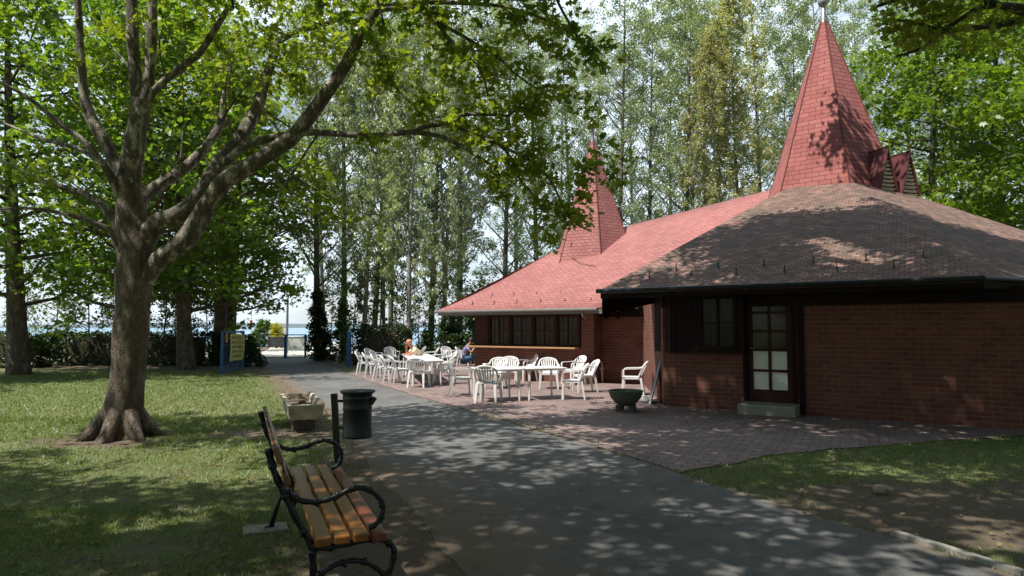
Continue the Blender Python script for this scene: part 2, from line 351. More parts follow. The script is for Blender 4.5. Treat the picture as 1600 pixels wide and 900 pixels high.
def paver():
    m, nt, b = newmat('clay_pavers'); co = obj_co(nt); mp = N(nt, 'ShaderNodeMapping'); mp.inputs['Rotation'].default_value = (0, 0, R(28)); L(nt, co, mp.inputs[0])
    t = N(nt, 'ShaderNodeTexBrick'); L(nt, mp.outputs[0], t.inputs['Vector'])
    for k, v in (('Scale', 1), ('Brick Width', .25), ('Row Height', .125), ('Mortar Size', .009), ('Mortar Smooth', .3)): t.inputs[k].default_value = v
    t.inputs['Color1'].default_value = (.20, .145, .135, 1); t.inputs['Color2'].default_value = (.285, .215, .20, 1); t.inputs['Mortar'].default_value = (.085, .06, .05, 1)
    n = noise_t(nt, co, 1.1, 6, .6); n2 = noise_t(nt, co, 40, 3)
    c = mixc(nt, 1.0, t.outputs[0], ramp(nt, n, [(.3, (.75, .75, .76)), (.7, (1.15, 1.12, 1.1))]), 'MULTIPLY')
    c = mixc(nt, .5, c, mixc(nt, n2, (.5, .5, .5), (1.5, 1.5, 1.5)), 'MULTIPLY')
    L(nt, c, b.inputs['Base Color']); b.inputs['Roughness'].default_value = .85
    bump(nt, b, math_n(nt, 'SUBTRACT', math_n(nt, 'MULTIPLY', n2, .5), t.outputs['Fac']), .8, .014); return m
ASPHALT, GROUND, PAVER = asphalt(), groundmat(), paver()
EARTHPALE = plain('pale_earth', (.30, .235, .175), .95, .35, 3, 0, .02)
SAND = plain('sunlit_concrete', (.58, .55, .50), .9, .1, 1.5)

PATH_L = [(790, 960), (735, 900), (672, 830), (622, 775), (590, 738), (562, 705), (538, 676), (512, 648), (484, 626), (462, 611), (444, 598), (428, 587), (412, 576), (404, 566), (401, 559)]
PATH_R = [(1600, 903), (1473, 862), (1390, 838), (1300, 812), (1225, 790), (1150, 767), (1060, 738), (1000, 719), (930, 698), (850, 675), (760, 650), (700, 633), (650, 619), (605, 605), (566, 592), (535, 579), (508, 568), (478, 559)]
pathL = [G(*p) for p in PATH_L]; pathR = [G(*p) for p in PATH_R]
for lst, amp in ((pathL, .07), (pathR, .03)):
    pass
def densify(pts, step=.25, amp=.04, seed=0):
    out = []
    for a, b in zip(pts[:-1], pts[1:]):
        n = max(1, int((b-a).length/step))
        for k in range(n):
            p = a.lerp(b, k/n); d = (b-a).normalized(); q = Vector((-d.y, d.x, 0))
            out.append(p+q*amp*noise.noise(p*1.7+Vector((seed, 0, 0)))*2)
    return out+[pts[-1]]
pathL = [Vector((-.35, -8, 0)), Vector((-.2, 1.0, 0))]+pathL
pathR = [Vector((9.5, -8, 0)), Vector((5.6, .8, 0))]+pathR
pathLd = densify(pathL, .25, .07, 3); pathRd = densify(pathR, .3, .03, 9)
def inside(px, py, poly):
    px = np.asarray(px, float); py = np.asarray(py, float); res = np.zeros(px.shape, bool); n = len(poly)
    for i in range(n):
        x1, y1 = poly[i][0], poly[i][1]; x2, y2 = poly[(i+1) % n][0], poly[(i+1) % n][1]
        if y1 == y2: continue
        c = ((y1 > py) != (y2 > py)) & (px < (x2-x1)*(py-y1)/(y2-y1)+x1); res ^= c
    return res
pathpoly = pathLd+pathRd[::-1]
terr_front = [G(1060, 738), G(1120, 727), G(1200, 714), G(1300, 703), G(1400, 695), G(1473, 690), G(1600, 681)]
terrace = densify(terr_front, .3, .05, 5)+[Vector((15, 8.5, 0)), Vector((15, 30, 0)), Vector((-3.3, 30, 0)), Vector((-3.9, 24.5, 0)), G(598, 590)]+[p for p in pathRd if 6.9 < p.y < 19.3][::-1]
# order: front edge left->right, round the back, then along the path's edge towards the camera
tl = [p for p in pathRd if 7.45 < p.y < 24]
terrace = densify(terr_front, .3, .05, 5)+[Vector((15, 8.5, 0)), Vector((15, 29, 0)), Vector((-3.6, 29, 0)), Vector((-5.0, 25, 0))]+sorted(tl, key=lambda p: -p.y)
def sheet(name, poly, z, mat, kind='structure'):
    import bmesh
    bm = bmesh.new(); vs = [bm.verts.new((p[0], p[1], 0)) for p in poly]; f = bm.faces.new(vs)
    bm.normal_update()
    if f.normal.z < 0: f.normal_flip()
    bmesh.ops.triangulate(bm, faces=[f]); me = bpy.data.meshes.new(name); bm.to_mesh(me); bm.free(); me.materials.append(mat)
    o = bpy.data.objects.new(name, me); col.objects.link(o); o.location.z = z; o['kind'] = kind; return o
# path as a strip grid, so that its worn earthy edge can be stored per vertex
def resample(pts, n):
    d = [0]
    for a, b in zip(pts[:-1], pts[1:]): d.append(d[-1]+(b-a).length)
    out = []
    for k in range(n):
        s = d[-1]*k/(n-1); i = max(0, min(len(d)-2, next((j for j in range(len(d)-1) if d[j+1] >= s), len(d)-2)))
        out.append(pts[i].lerp(pts[i+1], (s-d[i])/max(1e-6, d[i+1]-d[i])))
    return out
def path_obj():
    n, m = 260, 24; A = resample(pathLd, n); B = resample(pathRd, n)
    v = []; dirt = []
    for a, b in zip(A, B):
        w = (b-a).length
        for k in range(m+1):
            t = k/m; p = a.lerp(b, t); v.append((p.x, p.y, 0)); dl = t*w; dr = (1-t)*w
            near = 1.6 if p.y < 8 else .55
            dirt.append(max(0, 1-dl/near)*.95+max(0, 1-dr/.22)*.6)
    f = [(i*(m+1)+k, i*(m+1)+k+1, (i+1)*(m+1)+k+1, (i+1)*(m+1)+k) for i in range(n-1) for k in range(m)]
    me = bpy.data.meshes.new('path'); me.from_pydata(v, [], f); me.materials.append(ASPHALT)
    a = me.attributes.new('dirt', 'FLOAT', 'POINT'); a.data.foreach_set('value', dirt)
    if me.polygons[0].normal.z < 0: me.flip_normals()
    o = bpy.data.objects.new('path', me); col.objects.link(o); o.location.z = .004; o['kind'] = 'structure'
path_obj()
sheet('terrace', terrace, .012, PAVER)
# one ground sheet to the horizon
def axis(lo, hi, step, far):
    a = list(np.arange(lo, hi+1e-6, step)); s = step
    x = a[-1]
    while x < far: s *= 1.45; x += s; a.append(x)
    x = a[0]; s = step
    while x > -far: s *= 1.45; x -= s; a.insert(0, x)
    return np.array(a)
gx, gy = axis(-16, 14, .22, 6000), axis(0, 34, .22, 6000)
X, Y = np.meshgrid(gx, gy)
dl = np.full(X.shape, 9.0); dr = np.full(X.shape, 9.0)
for p in pathLd[::2]: dl = np.minimum(dl, np.hypot(X-p.x, Y-p.y))
for p in pathRd[::2]: dr = np.minimum(dr, np.hypot(X-p.x, Y-p.y))
def blob(pt, rx, ry): return np.exp(-((X-pt[0])/rx)**2-((Y-pt[1])/ry)**2)
dirt = .20+.13*np.exp(-(Y/7.5)**4)+.75*np.exp(-(dl/.45)**2)+.5*np.exp(-(dr/.16)**2)
dirt += .8*blob(G(640, 860), .55, 1.3)+.75*blob(G(440, 678), .9, .5)+.8*blob(G(150, 690), 1.0, .5)
dirt += .9*blob(G(1450, 800), 1.2, .75)+.6*blob(G(1380, 770), .6, .3)+.9*blob((6.0, 5.2), 1.5, 1.5)+.12*blob(G(240, 850), 1.2, .9)
dirt += .8*((Y > 26) & (X < 0))+1.0*(Y > 30)+.6*blob((-4.6, 28), 2.2, 2.5)
grass_d = dirt.copy()
me = bpy.data.meshes.new('ground'); nx, ny = len(gx), len(gy)
me.from_pydata(np.stack([X.ravel(), Y.ravel(), np.zeros(X.size)], 1).tolist(), [], [(j*nx+i, j*nx+i+1, (j+1)*nx+i+1, (j+1)*nx+i) for j in range(ny-1) for i in range(nx-1)])
a = me.attributes.new('dirt', 'FLOAT', 'POINT'); a.data.foreach_set('value', dirt.ravel().astype(np.float32)); me.materials.append(GROUND)
gr = bpy.data.objects.new('ground', me); col.objects.link(gr); gr['kind'] = 'structure'
# shore beyond the gate, lake, hills
pier = [Vector((-14.0, 36.2, 0)), Vector((-10.6, 36.2, 0)), Vector((-13.5, 62, 0)), Vector((-28, 100, 0)), Vector((-32, 100, 0)), Vector((-19.5, 62, 0))]
sheet('shore_path', [Vector((-15.5, 35.2, 0)), Vector((-9.6, 35.2, 0)), Vector((-11, 50, 0)), Vector((-20, 75, 0)), Vector((-34, 96, 0)), Vector((-38, 96, 0)), Vector((-25, 70, 0)), Vector((-17.2, 45, 0))], .012, SAND)
def water():
    m, nt, b = newmat('lake_water'); b.inputs['Base Color'].default_value = (.10, .24, .33, 1); b.inputs['Roughness'].default_value = .25
    co = obj_co(nt); bump(nt, b, noise_t(nt, co, .8, 4), .5, .3); return m
sheet('lake', [Vector((-6000, 58, 0)), Vector((6000, 58, 0)), Vector((6000, 7000, 0)), Vector((-6000, 7000, 0))], .006, water())
def hills():
    mb = MB(); n = 160; v = []; f = []
    for i in range(n+1):
        x = -6000+12000*i/n; h = 30+22*noise.fractal(Vector((x*.0005, 3.3, 0)), 1, 2, 4)
        for y, z in ((5200, 0), (5450, h*.55), (5900, h), (6800, 0)): v.append((x, y, z))
    for i in range(n):
        for k in range(3): f.append((i*4+k, (i+1)*4+k, (i+1)*4+k+1, i*4+k+1))
    mb.add(v, f); o = mb.build('hills', plain('wooded_hill', (.045, .085, .085), .9, .3, .004), None, True); o['kind'] = 'structure'  # bluish base colour carries part of the distance haze
hills()
# pale concrete edging on the path's right side near the camera
mb = MB(); ep = [p for p in pathRd if 3.6 < p.y < 5.6]
for a, b in zip(ep[:-1], ep[1:]):
    q = Vector((.05, .035, 0)); mb.beam(a+q+Vector((0, 0, .012)), b+q+Vector((0, 0, .012)), .07, .05)
tag(mb.build('path_edging', CONCRETE), None, None, None, 'structure')

# ------------------------------------------------------------ leaf meshes
LEAF_SHAPES = {
 'quad': (np.array([(-.5, 0, 0), (0, -.32, .10), (.5, 0, 0), (0, .32, .10)]), [(0, 1, 2, 3)]),
 'long': (np.array([(-.6, 0, 0), (0, -.16, .05), (.6, 0, -.1), (0, .16, .05)]), [(0, 1, 2, 3)]),
 'lobed': (np.array([(-.5, 0, .05), (-.28, -.36, .0), (-.10, -.20, .04), (.12, -.50, -.08), (.2, -.17, .03), (.58, 0, -.1), (.2, .17, .03), (.12, .50, -.08), (-.10, .20, .04), (-.28, .36, .0)]), [tuple(range(10))]),
}
def leafmesh(name, pts, size, mat, rng, shape='quad', flat=.55, rnd=None):
    n = len(pts); base, faces = LEAF_SHAPES[shape]; k = len(base)
    nrm = rng.normal(size=(n, 3)); nrm[:, 2] = np.abs(nrm[:, 2])+flat*1.2; nrm /= np.linalg.norm(nrm, axis=1)[:, None]
    t = rng.normal(size=(n, 3)); t -= nrm*(t*nrm).sum(1)[:, None]; t /= np.linalg.norm(t, axis=1)[:, None]
    if shape == 'long': t = t*.5+np.array([0, 0, -1.2]); t -= nrm*(t*nrm).sum(1)[:, None]; t /= np.linalg.norm(t, axis=1)[:, None]
    b = np.cross(nrm, t); s = size*(.65+.7*rng.random(n))
    v = pts[:, None, :]+s[:, None, None]*(base[None, :, 0:1]*t[:, None]+base[None, :, 1:2]*b[:, None]+base[None, :, 2:3]*nrm[:, None])
    me = bpy.data.meshes.new(name); me.vertices.add(n*k); me.vertices.foreach_set('co', v.astype(np.float32).ravel())
    nf = n*len(faces); fa = np.array(faces[0]); kk = len(fa)
    idx = (np.arange(n)[:, None]*k+fa[None, :]).ravel().astype(np.int32)
    me.loops.add(n*kk); me.loops.foreach_set('vertex_index', idx)
    me.polygons.add(n); me.polygons.foreach_set('loop_start', (np.arange(n)*kk).astype(np.int32)); me.polygons.foreach_set('loop_total', np.full(n, kk, np.int32))
    if rnd is None: rnd = rng.random(n)
    a = me.attributes.new('rnd', 'FLOAT', 'POINT'); a.data.foreach_set('value', np.repeat(np.clip(rnd, 0, 1), k).astype(np.float32))
    me.materials.append(mat); me.update(calc_edges=True); me.validate(); return me
def cluster_points(centers, radii, per, rng, squash=.65):
    c = np.repeat(centers, per, axis=0); r = np.repeat(radii, per)
    p = rng.normal(size=(len(c), 3)); p /= np.linalg.norm(p, axis=1)[:, None]; rad = rng.random(len(c))**.45
    p *= (r*rad)[:, None]; p[:, 2] *= squash
    tone = np.repeat(rng.random(len(centers)), per)*.55+rng.random(len(c))*.45
    return c+p, tone

# grass blades where the lawn is green
def grass():
    rng = np.random.default_rng(5); pts = []
    for (n, x0, x1, y0, y1) in ((90000, -6.5, 1.0, 1.5, 6.0), (80000, -12, -.5, 5, 12.0), (80000, -18, -3, 11, 24), (52000, .8, 9, 3.0, 9.8)):
        p = np.stack([rng.uniform(x0, x1, n), rng.uniform(y0, y1, n)], 1); pts.append(p)
    p = np.concatenate(pts); ix = np.clip(np.searchsorted(gx, p[:, 0]), 0, nx-1); iy = np.clip(np.searchsorted(gy, p[:, 1]), 0, ny-1)
    d = grass_d[iy, ix]; nn = np.array([noise.noise(Vector((a*1.3, b*1.3, 0)))*.5+noise.noise(Vector((a*4, b*4, 5)))*.4 for a, b in p])
    keep = rng.random(len(p)) < np.clip(1.0-d*1.15-nn*1.1, 0.02, 1); keep &= ~inside(p[:, 0], p[:, 1], pathpoly) & ~inside(p[:, 0], p[:, 1], terrace)
    edge = []                          # longer tufts along the joint of path and terrace
    for q in pathLd:
        if 3.5 < q.y < 16:
            for _ in range(int(max(0, 30*(noise.noise(q*2.1)+.1)))): edge.append((q.x+rng.normal()*.07, q.y+rng.normal()*.07))
    for q in pathRd:
        if 4.6 < q.y < 13.5:
            k = int(max(0, 26*(noise.noise(q*1.3)+.35)))
            for _ in range(k): edge.append((q.x+rng.normal()*.05, q.y+rng.normal()*.05))
    p = np.concatenate([p[keep], np.array(edge)]); n = len(p); far = np.clip(p[:, 1]/8, .8, 1.5)
    h = (.022+.032*rng.random(n))*(1+.35*(far-1)); h[n-len(edge):] *= 1.6; w = .0045*far*(1+.6*rng.random(n)); a = rng.random(n)*2*np.pi; ln = rng.normal(size=(n, 2))*.02*(1+h[:, None]*10)
    v = np.zeros((n, 3, 3)); v[:, 0, 0] = p[:, 0]-w*np.cos(a); v[:, 0, 1] = p[:, 1]-w*np.sin(a); v[:, 1, 0] = p[:, 0]+w*np.cos(a); v[:, 1, 1] = p[:, 1]+w*np.sin(a)
    v[:, 2, :2] = p+ln; v[:, 2, 2] = h
    me = bpy.data.meshes.new('grass'); me.vertices.add(n*3); me.vertices.foreach_set('co', v.astype(np.float32).ravel()); me.loops.add(n*3); me.loops.foreach_set('vertex_index', np.arange(n*3, dtype=np.int32))
    me.polygons.add(n); me.polygons.foreach_set('loop_start', np.arange(n, dtype=np.int32)*3); me.polygons.foreach_set('loop_total', np.full(n, 3, np.int32))
    t = np.clip(.5+.35*rng.normal(size=n), 0, 1); at = me.attributes.new('rnd', 'FLOAT', 'POINT'); at.data.foreach_set('value', np.repeat(t, 3).astype(np.float32))
    me.materials.append(GRASS); me.update(calc_edges=True)
    o = bpy.data.objects.new('grass', me); col.objects.link(o); tag(o, 'short patchy grass of the lawn and the verge', 'grass', None, 'stuff')
    n = 7000; q = np.stack([rng.uniform(-9, 8, n), 2+14*rng.random(n)**1.3, np.full(n, .022)], 1)
    sel = ~inside(q[:, 0], q[:, 1], pathpoly) & ~inside(q[:, 0], q[:, 1], terrace); q = q[sel | (rng.random(n) < .10)]
    me = leafmesh('fallen_leaves', q, .05, LITTER, rng, 'quad', 3.0); o = bpy.data.objects.new('fallen_leaves', me); col.objects.link(o)
    tag(o, 'dry fallen leaves scattered over the lawn and path', 'leaf litter', None, 'stuff')
grass()
# ------------------------------------------------------------ the restaurant building (local x along the front, y into the building)
E = Vector((1.564, -1, 0)).normalized(); M = Vector((-E.y, E.x, 0)); BX, BY = -3.0, 13.355
bld = empty('brick_restaurant', E*BX+M*BY, math.atan2(E.y, E.x), 'long red brick restaurant with two pointed shingled spires and deep eaves', 'building')
def Lc(X, Y, z): return Vector((X-BX, Y-BY, z))
def W2L(p): return Lc(p.dot(E), p.dot(M), p.z)
def FP(px, py, Y):                     # pixel on the facade plane at depth Y -> (X, z)
    p = PL(px, py, M*Y, M); return p.dot(E), p.z
YR, YB, YL, YC = 13.355, 13.16, 17.4, 17.97   # right wall, timber bay, left wall, recessed wall
ZR, ZL = 2.46, 2.22                    # eave heights
XR0 = FP(1037, 600, YR)[0]; XR1 = FP(1160, 600, YR)[0]; XD0, XD1 = FP(1165, 600, YR)[0], FP(1243, 600, YR)[0]
XE = XR0+6.9                           # right corner of the front (outside the frame)
XL0 = FP(741, 570, YL)[0]; XL1 = FP(928, 570, YL)[0]; XC1 = FP(1013, 590, YC)[0]
def quad(mb, a, b, c, d): mb.add([a, b, c, d], [(0, 1, 2, 3)])
def wallbox(mb, x0, y0, x1, y1, z0, z1, th=.24):   # a wall from (x0,y0) to (x1,y1), thickness behind
    a = Lc(x0, y0, 0); b = Lc(x1, y1, 0); d = (b-a).normalized(); q = Vector((-d.y, d.x, 0))*th
    v = [Vector((p.x, p.y, z)) for z in (z0, z1) for p in (a, b, b+q, a+q)]
    mb.add(v, [(3, 2, 1, 0), (4, 5, 6, 7), (0, 1, 5, 4), (1, 2, 6, 5), (2, 3, 7, 6), (3, 0, 4, 7)])
zb = FP(1049, 551, YB)[1]              # underside of the timber bay
mb = MB()
wallbox(mb, XR0, YR, XD0-.03, YR, 0, zb)                         # brick below the bay
wallbox(mb, XD1+.03, YR, XE, YR, 0, ZR-.12)                      # right of the door
wallbox(mb, XE, YR, XE+2.6, YR+2.6, 0, ZR-.12)
wallbox(mb, XE+2.6, YR+2.6, XE+2.6, YR+9, 0, ZR-.12)
wallbox(mb, XC1-.15, YC, XR0, YR, 0, ZR-.12)                      # slanting wall
wallbox(mb, XL1, YC, XC1+.1, YC, 0, ZL)                          # recessed wall
wallbox(mb, XL1-.02, YL+.05, XL1-.02, YC+.1, 0, ZL)
zc = FP(905, 544, YL)[1]               # counter height
wallbox(mb, XL0, YL, FP(908, 520, YL)[0], YL, 0, zc-.03)
wallbox(mb, FP(908, 520, YL)[0]+.002, YL, XL1, YL, 0, ZL)
wallbox(mb, XL0, YL+6, XL0, YL+.24, 0, ZL)
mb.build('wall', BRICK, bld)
# stone foot at the building's left corner
mb = MB(); p = Lc(XL0-.02, YL-.06, .17); mb.box(p+Vector((.5, 0, 0)), (1.0, .12, .34)); mb.build('stone_plinth', STONE, bld)
# roofs --------------------------------------------------
def slab(mb, pts, th=.09, mat=None):
    pts = [Vector(p) for p in pts]; n = Vector()
    for i in range(len(pts)): n += pts[i].cross(pts[(i+1) % len(pts)])
    if n.z < 0: pts = pts[::-1]
    mb.face_uv(pts); lo = [p-Vector((0, 0, th)) for p in pts]
    mb.face_uv(lo[::-1])
    for i in range(len(pts)):
        j = (i+1) % len(pts); mb.face_uv([pts[j], pts[i], lo[i], lo[j]])
YER, YEL = 12.65, 16.7
XEL0 = FP(683, 486, YEL)[0]; XER0 = FP(938, 456, YER)[0]
# left red roof: ruled surface from the eave up to the ridge that climbs from the small spire to the big one
eA, eB = W2L(E*XEL0+M*YEL), W2L(E*(FP(944, 483, YEL)[0])+M*YEL); eA.z = eB.z = ZL
def onslope(px, py, s):                # ray hits plane rising from the left eave with slope s
    n = (M*(-s)+Vector((0, 0, 1))); p0 = M*YEL+Vector((0, 0, ZL)); return PL(px, py, p0, n)
r0 = W2L(onslope(968, 356, .60)); r1 = W2L(D(1213, 294, 20.6)); rd = r1-r0
rS = W2L(onslope(882, 384, .60))
mb = MB(); nu, nv = 14, 8
top = [rS]+[r0.lerp(r1, k/10) for k in range(11)]
top.append(r1+rd.normalized()*1.2)
bot = [eA.lerp(eB, .0)]+[eA.lerp(eB, (k+1)/12) for k in range(12)]
vs = []; uvs = []
fs = []
for i in range(len(top)):
    for j in range(nv+1):
        t = j/nv; p = bot[i].lerp(top[i], t); p.z -= .16*math.sin(math.pi*t)*(1-t)   # slightly dished near the eave
        vs.append(p); uvs.append((p.x, (p-bot[i]).length if i else (p-bot[i]).dot((top[2]-bot[2]).normalized())))
mbv = MB(); mbv.v = [tuple(v) for v in vs]
for i in range(len(top)-1):
    for j in range(nv):
        q = (i*(nv+1)+j, (i+1)*(nv+1)+j, (i+1)*(nv+1)+j+1, i*(nv+1)+j+1); mbv.f.append(q)
mbv.hasuv = True
for q in mbv.f: mbv.uv.append([(vs[k].x, math.hypot(vs[k].y-eA.y, vs[k].z-eA.z)) for k in q])
roofL = mbv.build('roof', SHINGLE, bld, True)
so = roofL.modifiers.new('thick', 'SOLIDIFY'); so.thickness = .08; so.offset = -1
# hidden rear and left-end slopes of the same roof
mb = MB(); bk = [Vector((p.x, 2*max(r0.y, r1.y)-eA.y, ZL)) for p in (eA, eB)]
mb.face_uv([bk[1], bk[0], rS+Vector((0, .05, 0)), r0, r1+rd.normalized()*1.2]); mb.face_uv([bk[0], eA, rS])
mb.build('rear_roof', SHINGLE, bld)
# dark weathered roof of the big pavilion
def onR(px, py, s=.46):
    n = (M*(-s)+Vector((0, 0, 1))); p0 = M*YER+Vector((0, 0, ZR)); return W2L(PL(px, py, p0, n))
cA = W2L(E*XER0+M*YER); cA.z = ZR
cT = onR(1218, 300)                    # where the hip meets the spire
XA = 2.9; ax = W2L(D(1303, 290, 18.9)); apX, apY = ax.x, ax.y   # spire axis in plan
slope = .46; apZ = ZR+slope*(apY-cA.y)
apex = Vector((apX, apY, apZ))
cT = apex+(cT-apex)*.12 if False else cT
half = apX-cA.x; cB = Vector((apX+half*.80, cA.y, ZR)); cC = Vector((apX+half*1.95, apY-half*.45, ZR)); cD = Vector((apX+half*1.95, apY+3, ZR))
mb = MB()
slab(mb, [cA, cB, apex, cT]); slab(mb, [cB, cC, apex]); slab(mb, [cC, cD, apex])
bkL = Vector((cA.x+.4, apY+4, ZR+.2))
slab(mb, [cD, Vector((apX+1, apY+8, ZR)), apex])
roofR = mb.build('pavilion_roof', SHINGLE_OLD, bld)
# boarded gable under the left hip of the dark roof, closes it down to the red roof
mb = MB(); h1, h2 = cA+Vector((.03, .01, -.1)), cT+Vector((.05, 0, -.1)); dz = Vector((0, 0, 1))
mb.add([h1, h2, h2-dz*2.3, h1-dz*.42], [(0, 1, 2, 3), (3, 2, 1, 0)][:1]); mb.build('end_board', WOOD_DARK, bld)
# soffits and beams
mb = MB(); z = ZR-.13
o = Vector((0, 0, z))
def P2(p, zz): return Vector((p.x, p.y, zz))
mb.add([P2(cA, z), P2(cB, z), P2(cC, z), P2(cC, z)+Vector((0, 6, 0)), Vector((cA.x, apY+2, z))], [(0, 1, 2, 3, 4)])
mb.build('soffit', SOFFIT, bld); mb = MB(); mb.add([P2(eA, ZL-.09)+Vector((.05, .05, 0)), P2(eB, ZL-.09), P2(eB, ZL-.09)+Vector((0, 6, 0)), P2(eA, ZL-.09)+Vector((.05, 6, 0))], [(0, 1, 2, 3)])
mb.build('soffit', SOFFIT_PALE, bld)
mb = MB(); mb.beam(cA+Vector((0, .03, -.10)), cB+Vector((0, .03, -.10)), .045, .17); mb.beam(cB+Vector((-.01, .035, -.10)), cC+Vector((-.01, .035, -.10)), .045, .17); mb.build('fascia', WOOD_DARK, bld)
mb = MB(); mb.tube([cA+Vector((-.06, -.05, -.03)), cB+Vector((0, -.05, -.03)), cC+Vector((.05, -.03, -.03))], .052, 10); mb.build('gutter', METAL_BLACK, bld)
mb = MB(); gB = W2L(E*FP(934, 483, YEL)[0]+M*YEL); mb.tube([P2(eA, ZL-.05)+Vector((-.05, -.04, 0)), P2(gB, ZL-.05)+Vector((0, -.04, 0))], .05, 10)
q = P2(W2L(E*FP(910, 485, YEL)[0]+M*YEL), ZL-.08); mb.tube([q, q+Vector((0, 0, -.12)), q+Vector((.05, .12, -.22))], .035, 8); mb.build('gutter', GUTTER_GREY, bld)
mb = MB(); mb.beam(P2(eA, ZL-.11)+Vector((.02, .03, 0)), P2(eB, ZL-.11)+Vector((0, .03, 0)), .04, .12); mb.beam(P2(eA, ZL-.11)+Vector((.02, .03, 0)), P2(eA, ZL-.11)+Vector((.02, 6, 0)), .04, .12)
mb.build('fascia', GUTTER_GREY, bld)
# recess head beam; the dark front strip stands in for the eave's shadow
mb = MB(); xq = FP(938, 500, YC)[0]
mb.box(Lc((XL1+XC1)/2+.3, YC-.04, ZL-.12), (XC1-XL1+.9, .06, .26)); mb.build('head_beam_shade', WOOD_DARK, bld); mb = MB(); mb.box(Lc((XR0+XE)/2, YR-.05, ZR-.26), (XE-XR0, .07, .26)); mb.build('head_beam_shade', WOOD_DARK, bld)
mb = MB()
for px in (938, 957, 1000): x = FP(px, 480, YC-.5)[0]; mb.beam(Lc(x, YC-.06, ZL-.28), Lc(x, YC-.75, ZL-.02), .06, .06)
mb.build('rafter_bracket', WOOD_DARK, bld)
# timber bay: boarded box with a canted left side, then window
xb0 = FP(1049, 500, YB)[0]; xb1 = FP(1163, 500, YB)[0]; zt = ZR-.13
bs = W2L(PL(1025, 540, Lc(0, 0, 0)*0+E*XR0+M*(YR+.55), M)); bs = Lc(FP(1025, 540, YR+.75)[0], YR+.75, 0)
mb = MB(); a = Lc(xb0, YB, 0); b = Lc(xb1, YB, 0)
xw0, xw1 = FP(1092, 500, YB)[0], FP(1152, 500, YB)[0]; w0, w1 = Lc(xw0, YB, 0), Lc(xw1, YB, 0)
zw0, zw1 = FP(1120, 546, YB)[1], FP(1120, 462, YB)[1]
def vq(mb, p, q, z0, z1): mb.add([P2(p, z0), P2(q, z0), P2(q, z1), P2(p, z1)], [(0, 1, 2, 3)])
def boards(mb, p, q, z0, z1, w=.11, th=.03):
    d = (q-p); n = max(1, round(d.length/w)); d.normalize(); o = Vector((d.y, -d.x, 0))*th*.5
    for k in range(n):
        u, v = p.lerp(q, (k+.04)/n), p.lerp(q, (k+.96)/n); c = (u+v)/2+o; L_ = (v-u).length
        mb.box(Vector((c.x, c.y, (z0+z1)/2)), (L_, th, z1-z0), Matrix.Rotation(math.atan2(d.y, d.x), 3, 'Z'))
    vq(mb, p, q, z0, z1)
boards(mb, bs, a, zb, zt); boards(mb, a, w0, zb, zt); boards(mb, w1, b, zb, zt); boards(mb, w0, w1, zb, zw0); boards(mb, w0, w1, zw1, zt)
mb.add([P2(bs, zb), P2(a, zb), P2(b, zb), Lc(xb1, YR+.2, zb), Lc(XR0, YR+.2, zb)], [(0, 1, 2, 3, 4)])
mb.add([P2(b, zb), Lc(xb1, YR+.2, zb), Lc(xb1, YR+.2, zt), P2(b, zt)], [(0, 1, 2, 3)])
mb.build('timber_bay', WOOD_DARK, bld)
def window(x0, x1, z0, z1, Y, cols, rows, fw=.05, muntin=.02, deep=.05, sub=0, cur=None, name='window', frame=None):
    f = MB(); fm = frame or WOOD_DARK; cx = (x0+x1)/2
    for x in (x0+fw/2, x1-fw/2): f.box(Lc(x, Y, (z0+z1)/2), (fw, .07, z1-z0))
    for z in (z0+fw/2, z1-fw/2): f.box(Lc(cx, Y, z), (x1-x0-2*fw, .07, fw))
    for k in range(1, cols): f.box(Lc(x0+fw+(x1-x0-2*fw)*k/cols, Y+.002, (z0+z1)/2), (.035, .05, z1-z0-2*fw))
    for k in range(1, rows): f.box(Lc(cx, Y+.004, z0+fw+(z1-z0-2*fw)*k/rows), (x1-x0-2*fw, .045, .035))
    if sub:
        nx_, nz_ = cols*sub, rows*sub
        for k in range(1, nx_):
            if k % sub: f.box(Lc(x0+fw+(x1-x0-2*fw)*k/nx_, Y+.006, (z0+z1)/2), (.012, .02, z1-z0-2*fw))
        for k in range(1, nz_):
            if k % sub: f.box(Lc(cx, Y+.008, z0+fw+(z1-z0-2*fw)*k/nz_), (x1-x0-2*fw, .02, .012))
    fo = f.build(name, fm, bld)
    g = MB(); g.box(Lc(cx, Y+.03, (z0+z1)/2), (x1-x0-2*fw+.01, .008, z1-z0-2*fw+.01)); g.build('pane', GLASSC if cur else GLASS, fo)
    if cur:
        g = MB(); n = 40
        v = [Lc(x0+fw+(x1-x0-2*fw)*k/n, Y+.10+.018*math.sin(k*1.9)+.01*math.sin(k*.7), z) for z in (z0+fw, z1-fw) for k in range(n+1)]
        g.add(v, [(k, k+1, n+2+k, n+1+k) for k in range(n)]); g.build('pane_backing', cur, fo, True)
    return fo
m_, nt_, b_ = newmat('clear_glass'); b_.inputs['Base Color'].default_value = (1, 1, 1, 1); b_.inputs['Alpha'].default_value = .35; b_.inputs['Roughness'].default_value = .04; b_.inputs['Base Color'].default_value = (.02, .02, .02, 1)
b_.inputs['Specular IOR Level'].default_value = .18; GLASSC = m_
window(xw0, xw1, zw0, zw1, YB-.01, 2, 2, .07, cur=CURTAIN)
